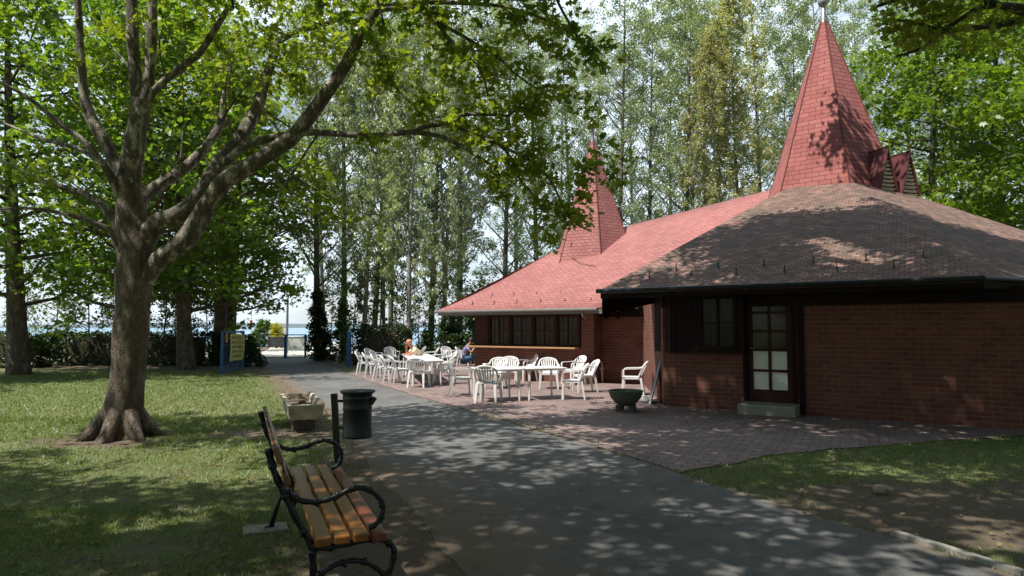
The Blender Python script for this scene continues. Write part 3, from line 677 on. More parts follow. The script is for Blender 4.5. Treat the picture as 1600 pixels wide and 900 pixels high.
# door: dark frame, six glazed lights above, four white panels below, on a concrete step
zd0 = FP(1205, 628, YR)[1]; zd1 = FP(1205, 455, YR)[1]; xc = (XD0+XD1)/2; fw = .07
f = MB()
for x in (XD0+fw/2-.03, XD1-fw/2+.03): f.box(Lc(x, YR+.02, (zd0+zt)/2), (fw, .14, zt-zd0))
f.box(Lc(xc, YR+.02, zt-.05), (XD1-XD0, .13, .1)); door = f.build('door', WOOD_DARK, bld)
f = MB(); x0, x1 = XD0+.045, XD1-.045; YDr = YR+.05
zA, zB, zC, zD = FP(1205, 611, YR)[1], FP(1205, 581, YR)[1], FP(1205, 578, YR)[1], FP(1205, 547, YR)[1]
f.box(Lc(xc, YDr, (zd0+zA)/2), (x1-x0, .05, zA-zd0)); zs = [zA, (zB+zC)/2, zD, zD+(zt-.1-zD)*.36, zD+(zt-.1-zD)*.72, zt-.1]
for x in (x0+.05, xc, x1-.05): f.box(Lc(x, YDr+.001, (zA+zs[-1])/2), (.1 if x != xc else .055, .052, zs[-1]-zA))
for z in zs[1:]: f.box(Lc(xc, YDr-.001, z), (x1-x0, .05, .05))
lf = f.build('leaf', WOOD_RED, door)
for i in range(5):
    for xx0, xx1 in ((x0+.1, xc-.027), (xc+.027, x1-.1)):
        f = MB(); f.box(Lc((xx0+xx1)/2, YDr+.01, (zs[i]+zs[i+1])/2), (xx1-xx0, .02, zs[i+1]-zs[i]-.04)); f.build('white_panel' if i < 2 else 'pane', WHITE_PAINT if i < 2 else GLASS, door)
f = MB(); f.tube([Lc(x0+.06, YDr-.03, zD+.03), Lc(x0+.06, YDr-.08, zD+.03), Lc(x0+.16, YDr-.08, zD+.03)], .012, 6); f.build('handle', METAL_GREY, door)
f = MB(); xs0, xs1 = FP(1152, 645, YR-.55)[0], FP(1243, 645, YR-.55)[0]; f.box(Lc((xs0+xs1)/2, YR-.26, zd0/2-.005), (xs1-xs0, .58, zd0-.01)); f.build('doorstep', CONCRETE, bld, False, .02)
f = MB(); f.box(Lc((XR1+XD0)/2, YR-.03, (zb+zt)/2), (XD0-XR1+.12, .06, zt-zb)); f.box(Lc((XD1+.12), YR-.02, zt/2), (.10, .05, zt)); f.build('door_post', WOOD_DARK, bld)
# left window band with counter
mb = MB(); mb.box(Lc((XL0+FP(905, 540, YL)[0])/2-.04, YL-.12, zc), (FP(905, 540, YL)[0]-XL0+.12, .42, .05)); mb.build('counter', WOOD_TAN, bld, False, .008)
zwt = FP(830, 494, YL)[1]; wx = [FP(p, 520, YL)[0] for p in (762, 796, 832, 868, 905)]
for a_, b_ in zip(wx[:-1], wx[1:]): window(a_+.03, b_-.03, zc+.05, zwt, YL+.03, 2, 2, .045, sub=2, cur=PANE_SHEEN, frame=WOOD_RED)
mb = MB()
for x in wx: mb.box(Lc(x, YL+.02, (zc+ZL)/2), (.058, .12, ZL-zc-.06))
mb.box(Lc((XL0+wx[0])/2-.01, YL+.04, (zc+ZL)/2), (wx[0]-XL0-.06, .1, ZL-zc-.06)); mb.box(Lc((XL0+wx[-1])/2, YL+.06, (zwt+ZL)/2+.01), (wx[-1]-XL0, .1, ZL-zwt)); mb.build('window_post', WOOD_RED, bld)
# inner walls behind the windows; the panes are dark-coloured too
mb = MB(); IP = plain('inner_plaster', (.3, .26, .2), .8); mb.box(Lc((XL0+XR0)/2, YL+3.4, 1.1), (XR0-XL0-.5, .1, 2.2)); mb.build('inner_wall', IP, bld); mb = MB(); mb.box(Lc(XR0+3.3, YR+3, 1.1), (6, .1, 2.2)); mb.build('inner_wall', IP, bld)
# spires --------------------------------------------------
def spire(apex_w, z0, R0, rot, name, sides=6, flare=0.0, hmat=SHINGLE_SPIRE):
    ap = W2L(apex_w); mb = MB(); H = ap.z-z0; rt = .10
    def ring(r, z): return [Vector((ap.x+r*math.cos(rot+2*math.pi*k/sides), ap.y+r*math.sin(rot+2*math.pi*k/sides), z)) for k in range(sides)]
    rs = [ring(R0*(1+flare), z0), ring(R0*.72+rt*.28+0, z0+H*.28), ring(rt, ap.z)]
    rs[1] = ring(rt+(R0-rt)*.72, z0+H*.28)
    for a, b in zip(rs[:-1], rs[1:]):
        for k in range(sides): mb.face_uv([a[k], a[(k+1) % sides], b[(k+1) % sides], b[k]])
    mb.face_uv(rs[-1]); sp_ = mb.build(name, hmat, bld)
    mb = MB()
    for k in range(sides):
        mb.tube([rs[0][k], rs[1][k], rs[2][k]], .022, 5)
    mb.build('hip_capping', hmat, sp_)
    return sp_, ap
TB = 18.9
apR = D(1287, 34, TB); zb0 = ZR+slope*(apY-cA.y-2.2)-.6
sprR, apl = spire(apR, zb0, 2.05, R(52.6), 'large_spire', 6)
mb = MB(); mb.lathe([(.11, 0), (.085, .12), (.06, .5), (.045, .52), (.12, .56), (.15, .66), (.12, .76), (.03, .8), (.02, 1.5)], apl-Vector((0, 0, .05)), 14); mb.build('finial', METAL_GREY, sprR, True)
TL_ = onslope(925, 395, .6).y+.9
apL = D(926, 222, TL_)
sprL, apl2 = spire(apL, W2L(onslope(925, 395, .6)).z-1.0, 1.72, R(65), 'small_spire', 6, 0, SHINGLE)
mb = MB(); mb.lathe([(.10, 0), (.07, .2), (.05, .5), (.12, .56), (.14, .64), (.10, .72), (.03, .78), (.02, 1.25)], apl2-Vector((0, 0, .05)), 12); mb.build('finial', METAL_GREY, sprL, True)
# lightning conductor wire looping down the red roof
pts = [(884, 372), (886, 392), (897, 406), (912, 415), (932, 419)]
wv = [W2L(onslope(px, py, .6 if py > 380 else .62))+Vector((0, -.08, .06)) for px, py in pts]
mb = MB(); mb.tube([p for p, _ in spline([(w, .012) for w in wv], 4)], .009, 5); mb.build('cable', METAL_BLACK, bld)
# two louvred dormers on the right side of the large spire
def dormer(px, py_top, py_bot, t, ridge):
    pk = W2L(D(px, py_top, t)); ft = W2L(D(px-4, py_bot, t)); z0, z1 = ft.z, pk.z; hw = .33; DA = -38
    d = Vector((math.cos(R(DA)), math.sin(R(DA)), 0)); q = Vector((-d.y, d.x, 0)); c = Vector((pk.x, pk.y, z0))
    P_, A_, B_ = c+Vector((0, 0, z1-z0)), c-q*hw, c+q*hw; back = -d*ridge
    e = .04; mb = MB()
    mb.add([P_+d*.06, P_+back, A_+back-q*.02, A_+d*.06-q*.02], [(0, 1, 2, 3)]); mb.add([P_+d*.06, P_+back, B_+back+q*.02, B_+d*.06+q*.02], [(3, 2, 1, 0)])
    o = mb.build('dormer', METAL_RED, bld); so = o.modifiers.new('thick', 'SOLIDIFY'); so.thickness = .03
    l = MB(); n = 12
    for k in range(n):
        s = (k+.3)/n; w = hw*2*(1-s)-.06
        if w > .04: l.box(c+Vector((0, 0, (z1-z0)*s))-d*.02, (.05, w, (z1-z0)/n*.62), Matrix.Rotation(R(DA), 3, 'Z')@Matrix.Rotation(R(25), 3, 'Y'))
    l.build('louvre', CREAM, o)
    l = MB(); l.add([A_-d*.08, B_-d*.08, P_-d*.08], [(0, 1, 2)]); l.build('vent_shade_sheet', WOOD_DARK, o)  # dark sheet in place of the shaded hollow behind the slats
dormer(1385, 229, 303, 17.2, 1.5); dormer(1419, 236, 306, 17.4, 1.5)
# snow guards: small hooks in two rows
sg = MB(); sg.box((0, 0, .07), (.018, .018, .14)); sg.box((0, -.035, .02), (.03, .09, .012)); sg_mesh = sg.mesh('snow_guard', IRON)
def guard(p, par):
    o = bpy.data.objects.new('snow_guard', sg_mesh); col.objects.link(o); o.parent = par; o.location = p
for row, off in ((.55, 0), (.95, .45)):
    x = cA.x+.9+off
    while x < cB.x-.5: guard(Vector((x, cA.y+row, ZR+slope*row-.005)), roofR); x += .9
for row, off in ((.35, 0), (.85, .42)):
    x = eA.x+1.2+off
    while x < gB.x-.1: guard(Vector((x, eA.y+row, ZL+.52*row-.02)), roofL); x += .85
# ------------------------------------------------------------ plastic chairs and tables
CH = {}
def chair_meshes():
    def sk(pts, w, t):                 # curved strap through points, width w across x
        m = MB()
        for a, b in zip(pts[:-1], pts[1:]): m.beam(a, b, w, t, Vector((1, 0, 0)))
        return m
    # chair faces -y; seat height .43, back top .80
    m = MB(); m.box((0, -.01, .425), (.44, .44, .022)); m.box((0, -.225, .405), (.42, .025, .05)); m.box((-.215, 0, .405), (.02, .42, .045)); m.box((.215, 0, .405), (.02, .42, .045)); CH['seat'] = m.mesh('seat', WHITE_PLASTIC)
    m = MB(); n = 9                     # rounded fan back of slats in a hoop
    def bk(s, z): return Vector((s, .20+.17*(z-.43)/.38-.035*(1-(s/.24)**2)*0+.05*(-(s/.24)**2), z))
    hoop = [bk(-.225, .43), bk(-.245, .55), bk(-.25, .66), bk(-.215, .745), bk(-.12, .79), bk(0, .805), bk(.12, .79), bk(.215, .745), bk(.25, .66), bk(.245, .55), bk(.225, .43)]
    hp = [p for p, _ in spline([(p, .02) for p in hoop], 3)]
    m.tube(hp, .022, 6)
    for k in range(-3, 4):
        s = k*.058; zt_ = .785-.9*s*s
        for a, b in ((bk(s*.72, .44), bk(s*.95, .6)), (bk(s*.95, .6), bk(s*1.08, zt_))): m.beam(a, b, .034, .012, Vector((0, -1, 0)))
    m.box((0, .19, .47), (.40, .02, .07)); m.box((0, .345, .765), (.34, .022, .05)); CH['backrest'] = m.mesh('backrest', WHITE_PLASTIC)
    for s, nm in ((-1, 'armrestL'), (1, 'armrestR')):
        m = MB(); pts = [Vector((s*.245, .25, .66)), Vector((s*.265, .12, .64)), Vector((s*.275, -.08, .635)), Vector((s*.27, -.2, .62)), Vector((s*.255, -.235, .57)), Vector((s*.245, -.235, .43))]
        pp = [p for p, _ in spline([(p, .02) for p in pts], 3)]
        for a, b in zip(pp[:-1], pp[1:]): m.beam(a, b, .05, .02, Vector((1, 0, 0)).cross(b-a).normalized())
        CH[nm] = m.mesh('armrest', WHITE_PLASTIC)
    for nm, x, y, dx, dy in (('fl', -.215, -.215, -.03, -.03), ('fr', .215, -.215, .03, -.03), ('rl', -.2, .2, -.03, .07), ('rr', .2, .2, .03, .07)):
        m = MB(); a = Vector((x, y, .42)); b = Vector((x+dx, y+dy, 0)); v = []
        for p, w in ((b, .020), (a, .034)): v += [p+Vector((i*w, j*w*.8, 0)) for i, j in ((-1, -1), (1, -1), (1, 1), (-1, 1))]
        m.add(v, [(3, 2, 1, 0), (4, 5, 6, 7), (0, 1, 5, 4), (1, 2, 6, 5), (2, 3, 7, 6), (3, 0, 4, 7)]); CH[nm] = m.mesh('leg', WHITE_PLASTIC)
chair_meshes()
def child(name, me, par, loc=(0, 0, 0)):
    o = bpy.data.objects.new(name, me); col.objects.link(o); o.parent = par; o.location = loc; return o
def chair(px, py, face, label, dz=0, y=None):
    p = G(px, py) if y is None else D(px, py, y); p.z = .014
    o = empty('plastic_chair', p, R(face)+R(90), label, 'chair', 'white plastic garden chairs on the terrace')   # face: degrees ccw from +x
    for nm, k in (('seat', 'seat'), ('backrest', 'backrest'), ('armrest', 'armrestL'), ('armrest', 'armrestR'), ('leg', 'fl'), ('leg', 'fr'), ('leg', 'rl'), ('leg', 'rr')): child(nm, CH[k], o)
    return o
# px, py of the middle of the chair's footprint, facing direction
CHAIRS = [
 (571, 586, 0, 'white plastic chair nearest the blue post, at the left end of the long tables'),
 (583, 590, 10, 'second white chair from the left along the path side of the long tables'),
 (598, 595, 0, 'third white chair from the left along the path side of the long tables'),
 (612, 598, 15, 'fourth white chair from the left along the path side of the long tables'),
 (593, 583, -10, 'white chair in the second rank behind the chair nearest the blue post'),
 (627, 600, 20, 'white chair at the path side corner of the long tables, turned to the right'),
 (654, 605.5, 80, 'white chair seen from behind at the near end of the long tables'),
 (694, 600, 165, 'white chair at the right near corner of the long tables, back to the right tables'),
 (697, 588, 200, 'white chair on the right of the long tables, second from the near end'),
 (684, 582, 190, 'white chair on the far right of the long tables behind the second one'),
 (672, 575, 190, 'white chair just right of the person in the cream top'),
 (652, 572, 200, 'white chair the person in the cream top sits on'),
 (584, 577, -20, 'white chair with its back rising at the far left corner of the long tables'),
 (612, 573, -60, 'white chair at the far end of the long tables in front of the clipped hedge'),
 (702, 572, -50, 'empty white chair left of the person in jeans'),
 (725, 572, -10, 'white chair the person in jeans sits on'),
 (720, 618, 10, 'white chair in the open between the two table groups, facing right'),
 (763, 629, 78, 'white slatted chair seen squarely from behind, nearest the camera of all'),
 (775, 607, -105, 'left one of two white chairs facing the camera behind the left table'),
 (795, 604, -95, 'right one of two white chairs facing the camera behind the left table'),
 (822, 596, -150, 'white chair against the brick wall under the middle of the counter'),
 (857, 608, -92, 'white chair with round slatted back facing the camera behind the right table'),
 (896, 601, -150, 'white chair against the brick wall under the right end of the counter'),
 (895, 624, 175, 'side-on white chair nearest the camera at the right end of the right tables'),
 (914, 613, -170, 'white chair just behind the side-on chair at the right end of the tables'),
 (936, 597, -35, 'white chair tucked into the recess of the brick wall'),
 (989, 617, 166, 'lone white chair facing left behind the round concrete planter'),
]
for px, py, fa, lb in CHAIRS: chair(px, py, fa, lb)
def table(p, rz, wx, wy, label, group):
    o = empty('plastic_table', (p[0], p[1], .014), rz, label, 'table', group)
    m = MB(); m.box((0, 0, .71), (wx, wy, .022)); m.box((0, 0, .685), (wx-.06, wy-.06, .04)); m.build('tabletop', WHITE_PLASTIC, o, False, .008)
    for i in (-1, 1):
        for j in (-1, 1):
            m = MB(); m.tube([(i*(wx/2-.07), j*(wy/2-.07), 0), (i*(wx/2-.09), j*(wy/2-.09), .68)], [.024, .032], 8); m.build('leg', WHITE_PLASTIC, o)
    return o
a, b = G(668, 564, .72), G(648, 553.5, .72); d = (b-a).normalized(); rz = math.atan2(d.y, d.x)
for k, nm in enumerate(('nearest', 'middle', 'farthest')):
    c = a+d*(.75+1.62*k); table((c.x, c.y), rz, 1.55, .92, f'{nm} of the three white tables set end to end beside the path', 'white tables pushed into a long row')
c1, c2 = G(776, 576, .72), G(845, 574.5, .72); d = (c2-c1); rz = math.atan2(d.y, d.x)
table(c1, rz, 1.0, .85, 'left one of the two white tables standing side by side in front of the counter', 'two white tables in front of the counter')
table(c2, rz, .98, .85, 'right one of the two white tables standing side by side in front of the counter', 'two white tables in front of the counter')
for (px, py, lb) in ((757, 574, 'white cup standing on the left one of the two right tables'), (668, 560.5, 'white cup on the nearest of the long row of tables')):
    q = G(px, py, .735); m = MB(); m.lathe([(0, 0), (.03, 0), (.042, .09), (.038, .09), (.027, .01), (0, .01)], (0, 0, 0), 14); o = m.build('cup', WHITE_PAINT, None, True); o.location = q; tag(o, lb, 'cup')
# small things on the tables
p = G(734, 578, 0); 
m = MB(); q = G(707, 570, .72)
# ------------------------------------------------------------ bowl planter, leaning board, paper, stone trough, bin
p = G(978, 643); o = empty('bowl_planter', (p.x, p.y, .012), 0, 'shallow round mossy concrete planter bowl on short feet', 'planter')
m = MB(); m.lathe([(.0, .10), (.13, .10), (.22, .17), (.30, .27), (.335, .37), (.345, .40), (.325, .41), (.30, .39), (.26, .30), (0, .30)], (0, 0, 0), 32); m.build('bowl', BOWL_CONC, o, True)
for k in range(4):
    m = MB(); a_ = R(20+90*k); m.box((.17*math.cos(a_), .17*math.sin(a_), .06), (.10, .07, .13), Matrix.Rotation(a_, 3, 'Z')); m.build('foot', BOWL_CONC, o, False, .01)
m = MB(); m.lathe([(0, .325), (.2, .33), (.275, .31)], (0, 0, 0), 20); m.build('soil', plain('soil', (.05, .038, .028), .95, .4, 20, 0, .02), o)
# board leaning on the slanting wall
b0 = G(1015, 632); top = D(1033, 560, b0.y+.45); o = empty('leaning_board', (b0.x, b0.y, .012), 0, 'narrow pale blue board leaning against the brick corner', 'board')
m = MB(); up_ = (top-Vector((b0.x, b0.y, 0))); fwd = Vector((-.55, -.82, 0)).normalized(); wdt = Vector((.25, .9, 0)).normalized()
pts = [Vector((0, 0, 0)), wdt*.5, wdt*.5+up_, up_]; n_ = up_.cross(wdt).normalized()*.03
m.add(pts+[p_+n_ for p_ in pts], [(0, 1, 2, 3), (7, 6, 5, 4), (0, 4, 5, 1), (1, 5, 6, 2), (2, 6, 7, 3), (3, 7, 4, 0)]); m.build('panel', BOARD_BLUE, o)
m = MB(); m.beam(Vector((0, -.01, 0))-n_*.3, up_+Vector((0, -.01, 0))-n_*.3, .035, .045); m.build('edge_strip', PALE_EDGE, o)
p = G(1008, 626); m = MB(); m.box((0, 0, .05), (.14, .09, .10)); o = m.build('paper_carton', WHITE_PAINT); o.location = (p.x, p.y, .012); tag(o, 'small white carton on the paving at the foot of the leaning board', 'carton')
# stone trough
p0, p1 = G(479, 668), G(466, 646); dd = Vector((-.40, .92, 0)).normalized(); cen = Vector((-3.55, 11.2, 0))
t0 = G(479, 633, .44); t1 = G(462.5, 614.5, .44); dd = (t1-t0).normalized(); Ln = (t1-t0).length; cen = (t0+t1)/2; cen.z = 0
o = empty('stone_trough', cen, math.atan2(dd.y, dd.x), 'long weathered stone trough with one notched rim on a dark stone foot', 'planter')
m = MB(); w = .56; wb = .47; Lb = Ln-.12; z0, z1, t = .205, .44, .07
def rect(l, w_, z): return [Vector((x*l/2, y*w_/2, z)) for x, y in ((-1, -1), (1, -1), (1, 1), (-1, 1))]
v = rect(Lb, wb, z0)+rect(Ln, w, z1)+rect(Ln-2*t, w-2*t, z1)+rect(Ln-2*t-.05, w-2*t-.05, z1-.16)
fs = [(3, 2, 1, 0), (12, 13, 14, 15)]
for k in range(4):
    j = (k+1) % 4; fs += [(k, j, 4+j, 4+k), (4+k, 4+j, 8+j, 8+k), (8+k, 8+j, 12+j, 12+k)]
m.add(v, fs); body = m.build('basin', STONE, o); sub = body.modifiers.new('s', 'SUBSURF'); sub.subdivision_type = 'SIMPLE'; sub.levels = sub.render_levels = 4
tx = bpy.data.textures.new('rough_stone', 'CLOUDS'); tx.noise_scale = .09; dp = body.modifiers.new('d', 'DISPLACE'); dp.texture = tx; dp.strength = .03; dp.mid_level = .5
m = MB()
for k in range(7):
    x = -Ln/2+.14+k*(Ln-.28)/6; m.box((x, -w/2+.035, z1+.01), (.15, .075, .05), Matrix.Rotation(R(random.Random(k).uniform(-8, 8)), 3, 'Z'), .8)
m.build('notched_rim', STONE, o, False, .015)
m = MB(); m.box((0, 0, .105), (Ln*.70, .34, .21)); m.build('foot', plain('dark_stone', (.10, .075, .055), .95, .35, 9, 0, .012), o, False, .02)
m = MB(); m.box((0, 0, z1-.12), (Ln-2*t-.05, w-2*t-.05, .03)); m.ball((Ln*.18, -.05, z1-.09), .09, sc=(1.4, .8, .5)); m.build('soil', plain('dry_soil', (.16, .11, .08), .95, .4, 15, 0, .02), o)
# bin on its post
pp = G(528, 722); o = empty('litter_bin', (pp.x, pp.y, 0), 0, 'dark green cylindrical litter bin hung on a thin square post', 'litter bin')
ztop = D(523, 615, pp.y).z; m = MB(); tp = D(522, 615, pp.y)-Vector((pp.x, pp.y, 0)); m.beam((0, 0, 0), tp, .075, .06, Vector((0, 1, 0))); m.build('post', GREEN_BIN, o, False, .004)
cx = D(559, 650, pp.y)-Vector((pp.x, pp.y, 0)); zz0 = D(559, 683, pp.y).z; zz1 = D(559, 611, pp.y).z; c = Vector((cx.x, cx.y-.02, 0)); rr = .182; H = zz1-zz0
prof = [(0, zz0+.03), (rr-.02, zz0+.03), (rr-.02, zz0), (rr, zz0+.005), (rr, zz0+.03), (rr-.008, zz0+.045), (rr-.01, zz0+H*.62), (rr-.002, zz0+H*.64), (rr-.01, zz0+H*.66), (rr-.006, zz0+H*.84), (rr+.004, zz0+H*.86), (rr-.006, zz0+H*.88), (rr-.004, zz1-.04), (rr+.03, zz1-.005), (rr+.036, zz1+.004), (rr+.028, zz1+.01), (rr-.02, zz1-.03), (rr-.025, zz0+.06), (0, zz0+.05)]
m = MB(); m.lathe(prof, c, 36); m.build('drum', GREEN_BIN, o, True)
m = MB(); m.beam(c+Vector((-rr-.06, 0, zz1-.12)), c+Vector((-rr+.01, 0, zz1-.12)), .03, .03); m.beam(c+Vector((-rr-.06, 0, zz0+.12)), c+Vector((-rr+.01, 0, zz0+.12)), .03, .03); m.build('bracket', IRON, o)
m = MB(); m.beam(c+Vector((rr-.01, -.03, zz1-.10)), c+Vector((rr+.035, -.03, zz1-.13)), .05, .10); m.build('latch', GREEN_BIN, o, False, .01)

# ------------------------------------------------------------ bench
SH = .45
n0, n1, f0, f1 = G(493, 843, SH), G(605, 829, SH), G(457.5, 728.6, SH), G(527, 724, SH)
ax_l = ((f0-n0)+(f1-n1)).normalized(); ax_w = Vector((ax_l.y, -ax_l.x, 0)); LEN = ((f0-n0).length+(f1-n1).length)/2; WID = (n1-n0).dot(ax_w)
org = Vector((n0.x, n0.y, 0)); rb = math.atan2(ax_l.y, ax_l.x)-R(90)   # local x = towards the front, y = away along the bench
bench = empty('park_bench', org, rb, 'park bench with orange brown slats and black branch shaped cast iron ends', 'bench')
def B(px, py, off=.09):                # pixel on the near iron end's vertical plane -> local (x, z)
    p = PL(px, py, org+ax_l*off, ax_l)-org; return Vector((p.dot(ax_w), off, max(.012, p.z)))
IRN = [   # traced members: (points, radius)
 ([(420, 701), (424, 722), (433, 748), (446, 775), (462, 808), (478, 836), (486, 853), (489, 876), (489, 900), (487, 925)], .020),
 ([(449, 765), (458, 776), (474, 783), (493, 784), (513, 780), (532, 772), (546, 765), (560, 762), (574, 764), (587, 772), (596, 784), (598, 797), (594, 810), (586, 820), (576, 824)], .017),
 ([(486, 853), (510, 856), (540, 850), (580, 842), (598, 843), (610, 850), (616, 862), (613, 878), (608, 895), (606, 915), (608, 930)], .019),
 ([(489, 918), (500, 900), (517, 886), (535, 879), (552, 876), (572, 879), (590, 889), (604, 902)], .016),
]
def iron_end(off, foot=True):
    m = MB()
    rnd = random.Random(3)
    for pts, r in IRN:
        P = [(B(px, py), r*(1.0 if 0 < i < len(pts)-1 else 1.25)) for i, (px, py) in enumerate(pts)]
        sp_ = spline(P, 4); q = [p+Vector((0, off-.09, 0)) for p, _ in sp_]
        m.tube(q, [rr_*(1+.12*math.sin(i*1.7)) for i, (_, rr_) in enumerate(sp_)], 8)
        for i in range(5, len(q)-3, 7):  # knots of the cast branches
            a = rnd.uniform(0, 6.28); d_ = Vector((math.cos(a)*.8, rnd.uniform(-.6, .6), math.sin(a))); m.tube([q[i], q[i]+d_*.035], [.014, .008], 6); m.ball(q[i], r*1.35, 8, 5)
    # splayed rear foot
    if not foot: return m
    a = B(448, 775)+Vector((0, off-.09, 0)); a.z = .42; a.x = -.04; m.tube([a, a+Vector((-.06, 0, -.2)), Vector((-.16, off, .02))], [.018, .015, .022], 8); m.ball(Vector((-.17, off, .02)), .03, 8, 5, (1.6, 1, .6))
    return m
iron_end(.09, False).build('end_frame', IRON, bench, True); iron_end(LEN-.22).build('end_frame', IRON, bench, True)
SLAT_BACK = woodslat('brown_back_slat', (.11, .050, .026), (.19, .10, .06), .2)
sw = (WID-.02*3)/4
for k in range(4):
    m = MB(); x = k*(sw+.02)+sw/2; m.box((x, LEN/2, SH-.024-(0.012 if k == 3 else 0)), (sw, LEN, .048)); m.build('seat_slat', SLAT_RED if k == 3 else SLAT_ORANGE, bench, False, .008)
# back slats: on the tilted rear uprights
u0, u1 = B(420, 701), B(446, 775); bd = (u0-u1).normalized(); nb = Vector((bd.z, 0, -bd.x))
for k, (s, hh) in enumerate(((.10, .075), (.25, .10))):
    c = u1+bd*(s+.0); c.y = LEN/2-.02; c = c+nb*.035
    m = MB(); m.box(c, (.034, LEN-.04, hh), Matrix((nb, Vector((0, 1, 0)), bd)).transposed()); m.build('back_slat', SLAT_BACK, bench, False, .008)
m = MB(); q = B(433, 822); m.box((-.2, LEN-.22, .008), (.34, .22, .03)); m.build('footing_slab', CONCRETE, bench, False, .01)

# ------------------------------------------------------------ gate, notice board, posts, far things
g0, g1 = G(378, 560), G(478, 560); gd = (g1-g0)
o = empty('metal_gate', (g0.x, g0.y, .012), math.atan2(gd.y, gd.x), 'low blue double gate of thin bars closing the path to the lake', 'gate'); Lg = gd.length; hg = D(430, 523.5, g0.y).z
m = MB()
for z in (.05, hg): m.beam((0, 0, z), (Lg, 0, z), .05, .05)
m.build('rail', BLUE_LIT, o)
for fpx, w_ in ((406-378, .05), (446-378, .14), (477-378, .10), (1, .07)):
    m = MB(); x = Lg*fpx/100; m.beam((x, 0, 0), (x, 0, hg+.02), w_, w_); m.build('post', BLUE_LIT, o)
m = MB()
for z in (.3, .6, .9): m.beam((.1, 0, z*hg/1.2), (Lg-.1, 0, z*hg/1.2), .006, .006)
k = 0
while k*.12 < Lg: m.beam((k*.12, .002, .05), (k*.12, .002, hg), .005, .005); k += 1
m.build('wire_mesh', METAL_GREY, o)
# open blue gate leaf with the yellow notice
a, b = G(346, 584), G(379, 576.5); d_ = b-a; hb = D(345, 519, a.y).z
o = empty('mesh_gate_leaf', (a.x, a.y, 0), math.atan2(d_.y, d_.x), 'open blue framed mesh gate leaf carrying a yellow notice', 'gate'); Lw = d_.length
m = MB()
for z in (.06, hb): m.beam((0, 0, z), (Lw, 0, z), .08, .07)
for x in (0, Lw): m.beam((x, .003, 0), (x, .003, hb+.04), .09, .08)
m.beam((Lw*.5, .004, .06), (Lw*.5, .004, hb*.35), .1, .05); m.build('frame', BLUE_SHADED, o)
m = MB()
for k in range(1, 14): m.beam((Lw*k/14, .01, .06), (Lw*k/14, .01, hb), .012, .012)
for k in range(1, 12): m.beam((0, .012, hb*k/12), (Lw, .012, hb*k/12), .012, .012)
m.build('mesh_infill', BLUE_SHADED, o)
yn = empty('notice_sheet', o.location, o.rotation_euler.z, 'creased yellow notice sheet with rows of dark lettering tied to the mesh', 'notice')
def sh(u, v): return Vector((Lw*(.22+.66*u)+.10*math.sin(v*3.0)*(u > .5)*(1 if v < .9 else 0), -.09-.03*math.sin(u*6+v*3), hb*(.27+.67*v)+.02*math.sin(u*5)))
m = MB(); nu_, nv_ = 10, 14; m.add([sh(i/nu_, j/nv_) for j in range(nv_+1) for i in range(nu_+1)], [(j*(nu_+1)+i, j*(nu_+1)+i+1, (j+1)*(nu_+1)+i+1, (j+1)*(nu_+1)+i) for j in range(nv_) for i in range(nu_)]); m.build('sheet', plain('yellow_sheet', (.60, .62, .16), .6, .1, 4), yn, True)
m = MB(); rnd = random.Random(8)
for r_ in range(5):                     # five rows of lettering, illegible in the photograph
    v_ = .86-.175*r_; u_ = .1
    while u_ < .88:
        wd = rnd.uniform(.03, .055)
        for s_ in range(rnd.choice((1, 2))):
            c = sh(u_+s_*wd*.5, v_)+Vector((0, -.012, 0)); m.box(c, (.018, .004, rnd.uniform(.07, .12)))
        c = sh(u_+wd*.3, v_+rnd.choice((-.02, 0, .025)))+Vector((0, -.012, 0)); m.box(c, (wd*Lw*.5, .004, .02)); u_ += wd+rnd.choice((.012, .012, .04))
m.build('lettering', plain('faded_ink', (.16, .15, .10), .8, .3), yn)['kind'] = 'stuff'
og = MB(); og.box((Lw*.11, -.06, hb*.86), (.16, .02, .34)); og = og.build('orange_notice', plain('orange_sheet', (.75, .25, .08), .6)); og.location = o.location; og.rotation_euler = o.rotation_euler; tag(og, 'small orange notice at the top left of the mesh gate leaf', 'notice')
p = G(545, 573); o = MB(); o.box((0, 0, .75), (.19, .12, 1.5)); o = o.build('blue_post', BLUE_SHADED, None, False, .02); o.location = (p.x, p.y, 0); tag(o, 'thick blue steel post standing at the edge of the path before the clipped hedge', 'post')
# beyond the gate
p = D(391.5, 547, 44); o = empty('striped_mast', (p.x, 44, 0), 0, 'thin mast painted in red and white bands beyond the gate', 'mast'); REDP = plain('red_paint', (.6, .03, .03), .5)
zz = [0, .45, 1.15, 1.75, 2.15, 3.2]
for k, (c_, r_) in enumerate(((REDP, .035), (REDP, .035), (WHITE_PAINT, .03), (REDP, .09), (WHITE_PAINT, .02))):
    m = MB(); m.tube([(0, 0, zz[k]), (0, 0, zz[k+1])], r_, 8); m.build('band', c_, o)
p = D(448, 540, 42); m = MB(); m.tube([(0, 0, 0), (0, 0, 3.6)], [.10, .07], 8); o = m.build('lamp_pole', METAL_GREY); o.location = (p.x, 42, 0); tag(o, 'grey metal pole rising behind the middle of the gate', 'pole')
p = D(433, 540, 46); m = MB(); m.box((0, 0, .5), (1.25, .12, .72))
m.beam((-.66, 0, 0), (-.66, 0, 1.0), .05, .05); m.beam((.66, 0, 0), (.66, 0, 1.0), .05, .05); o = m.build('mesh_screen', plain('grey_screen', (.10, .10, .12), .6)); o.location = (p.x, 46, .15); tag(o, 'dark grey screen panel on two posts beyond the gate', 'screen')
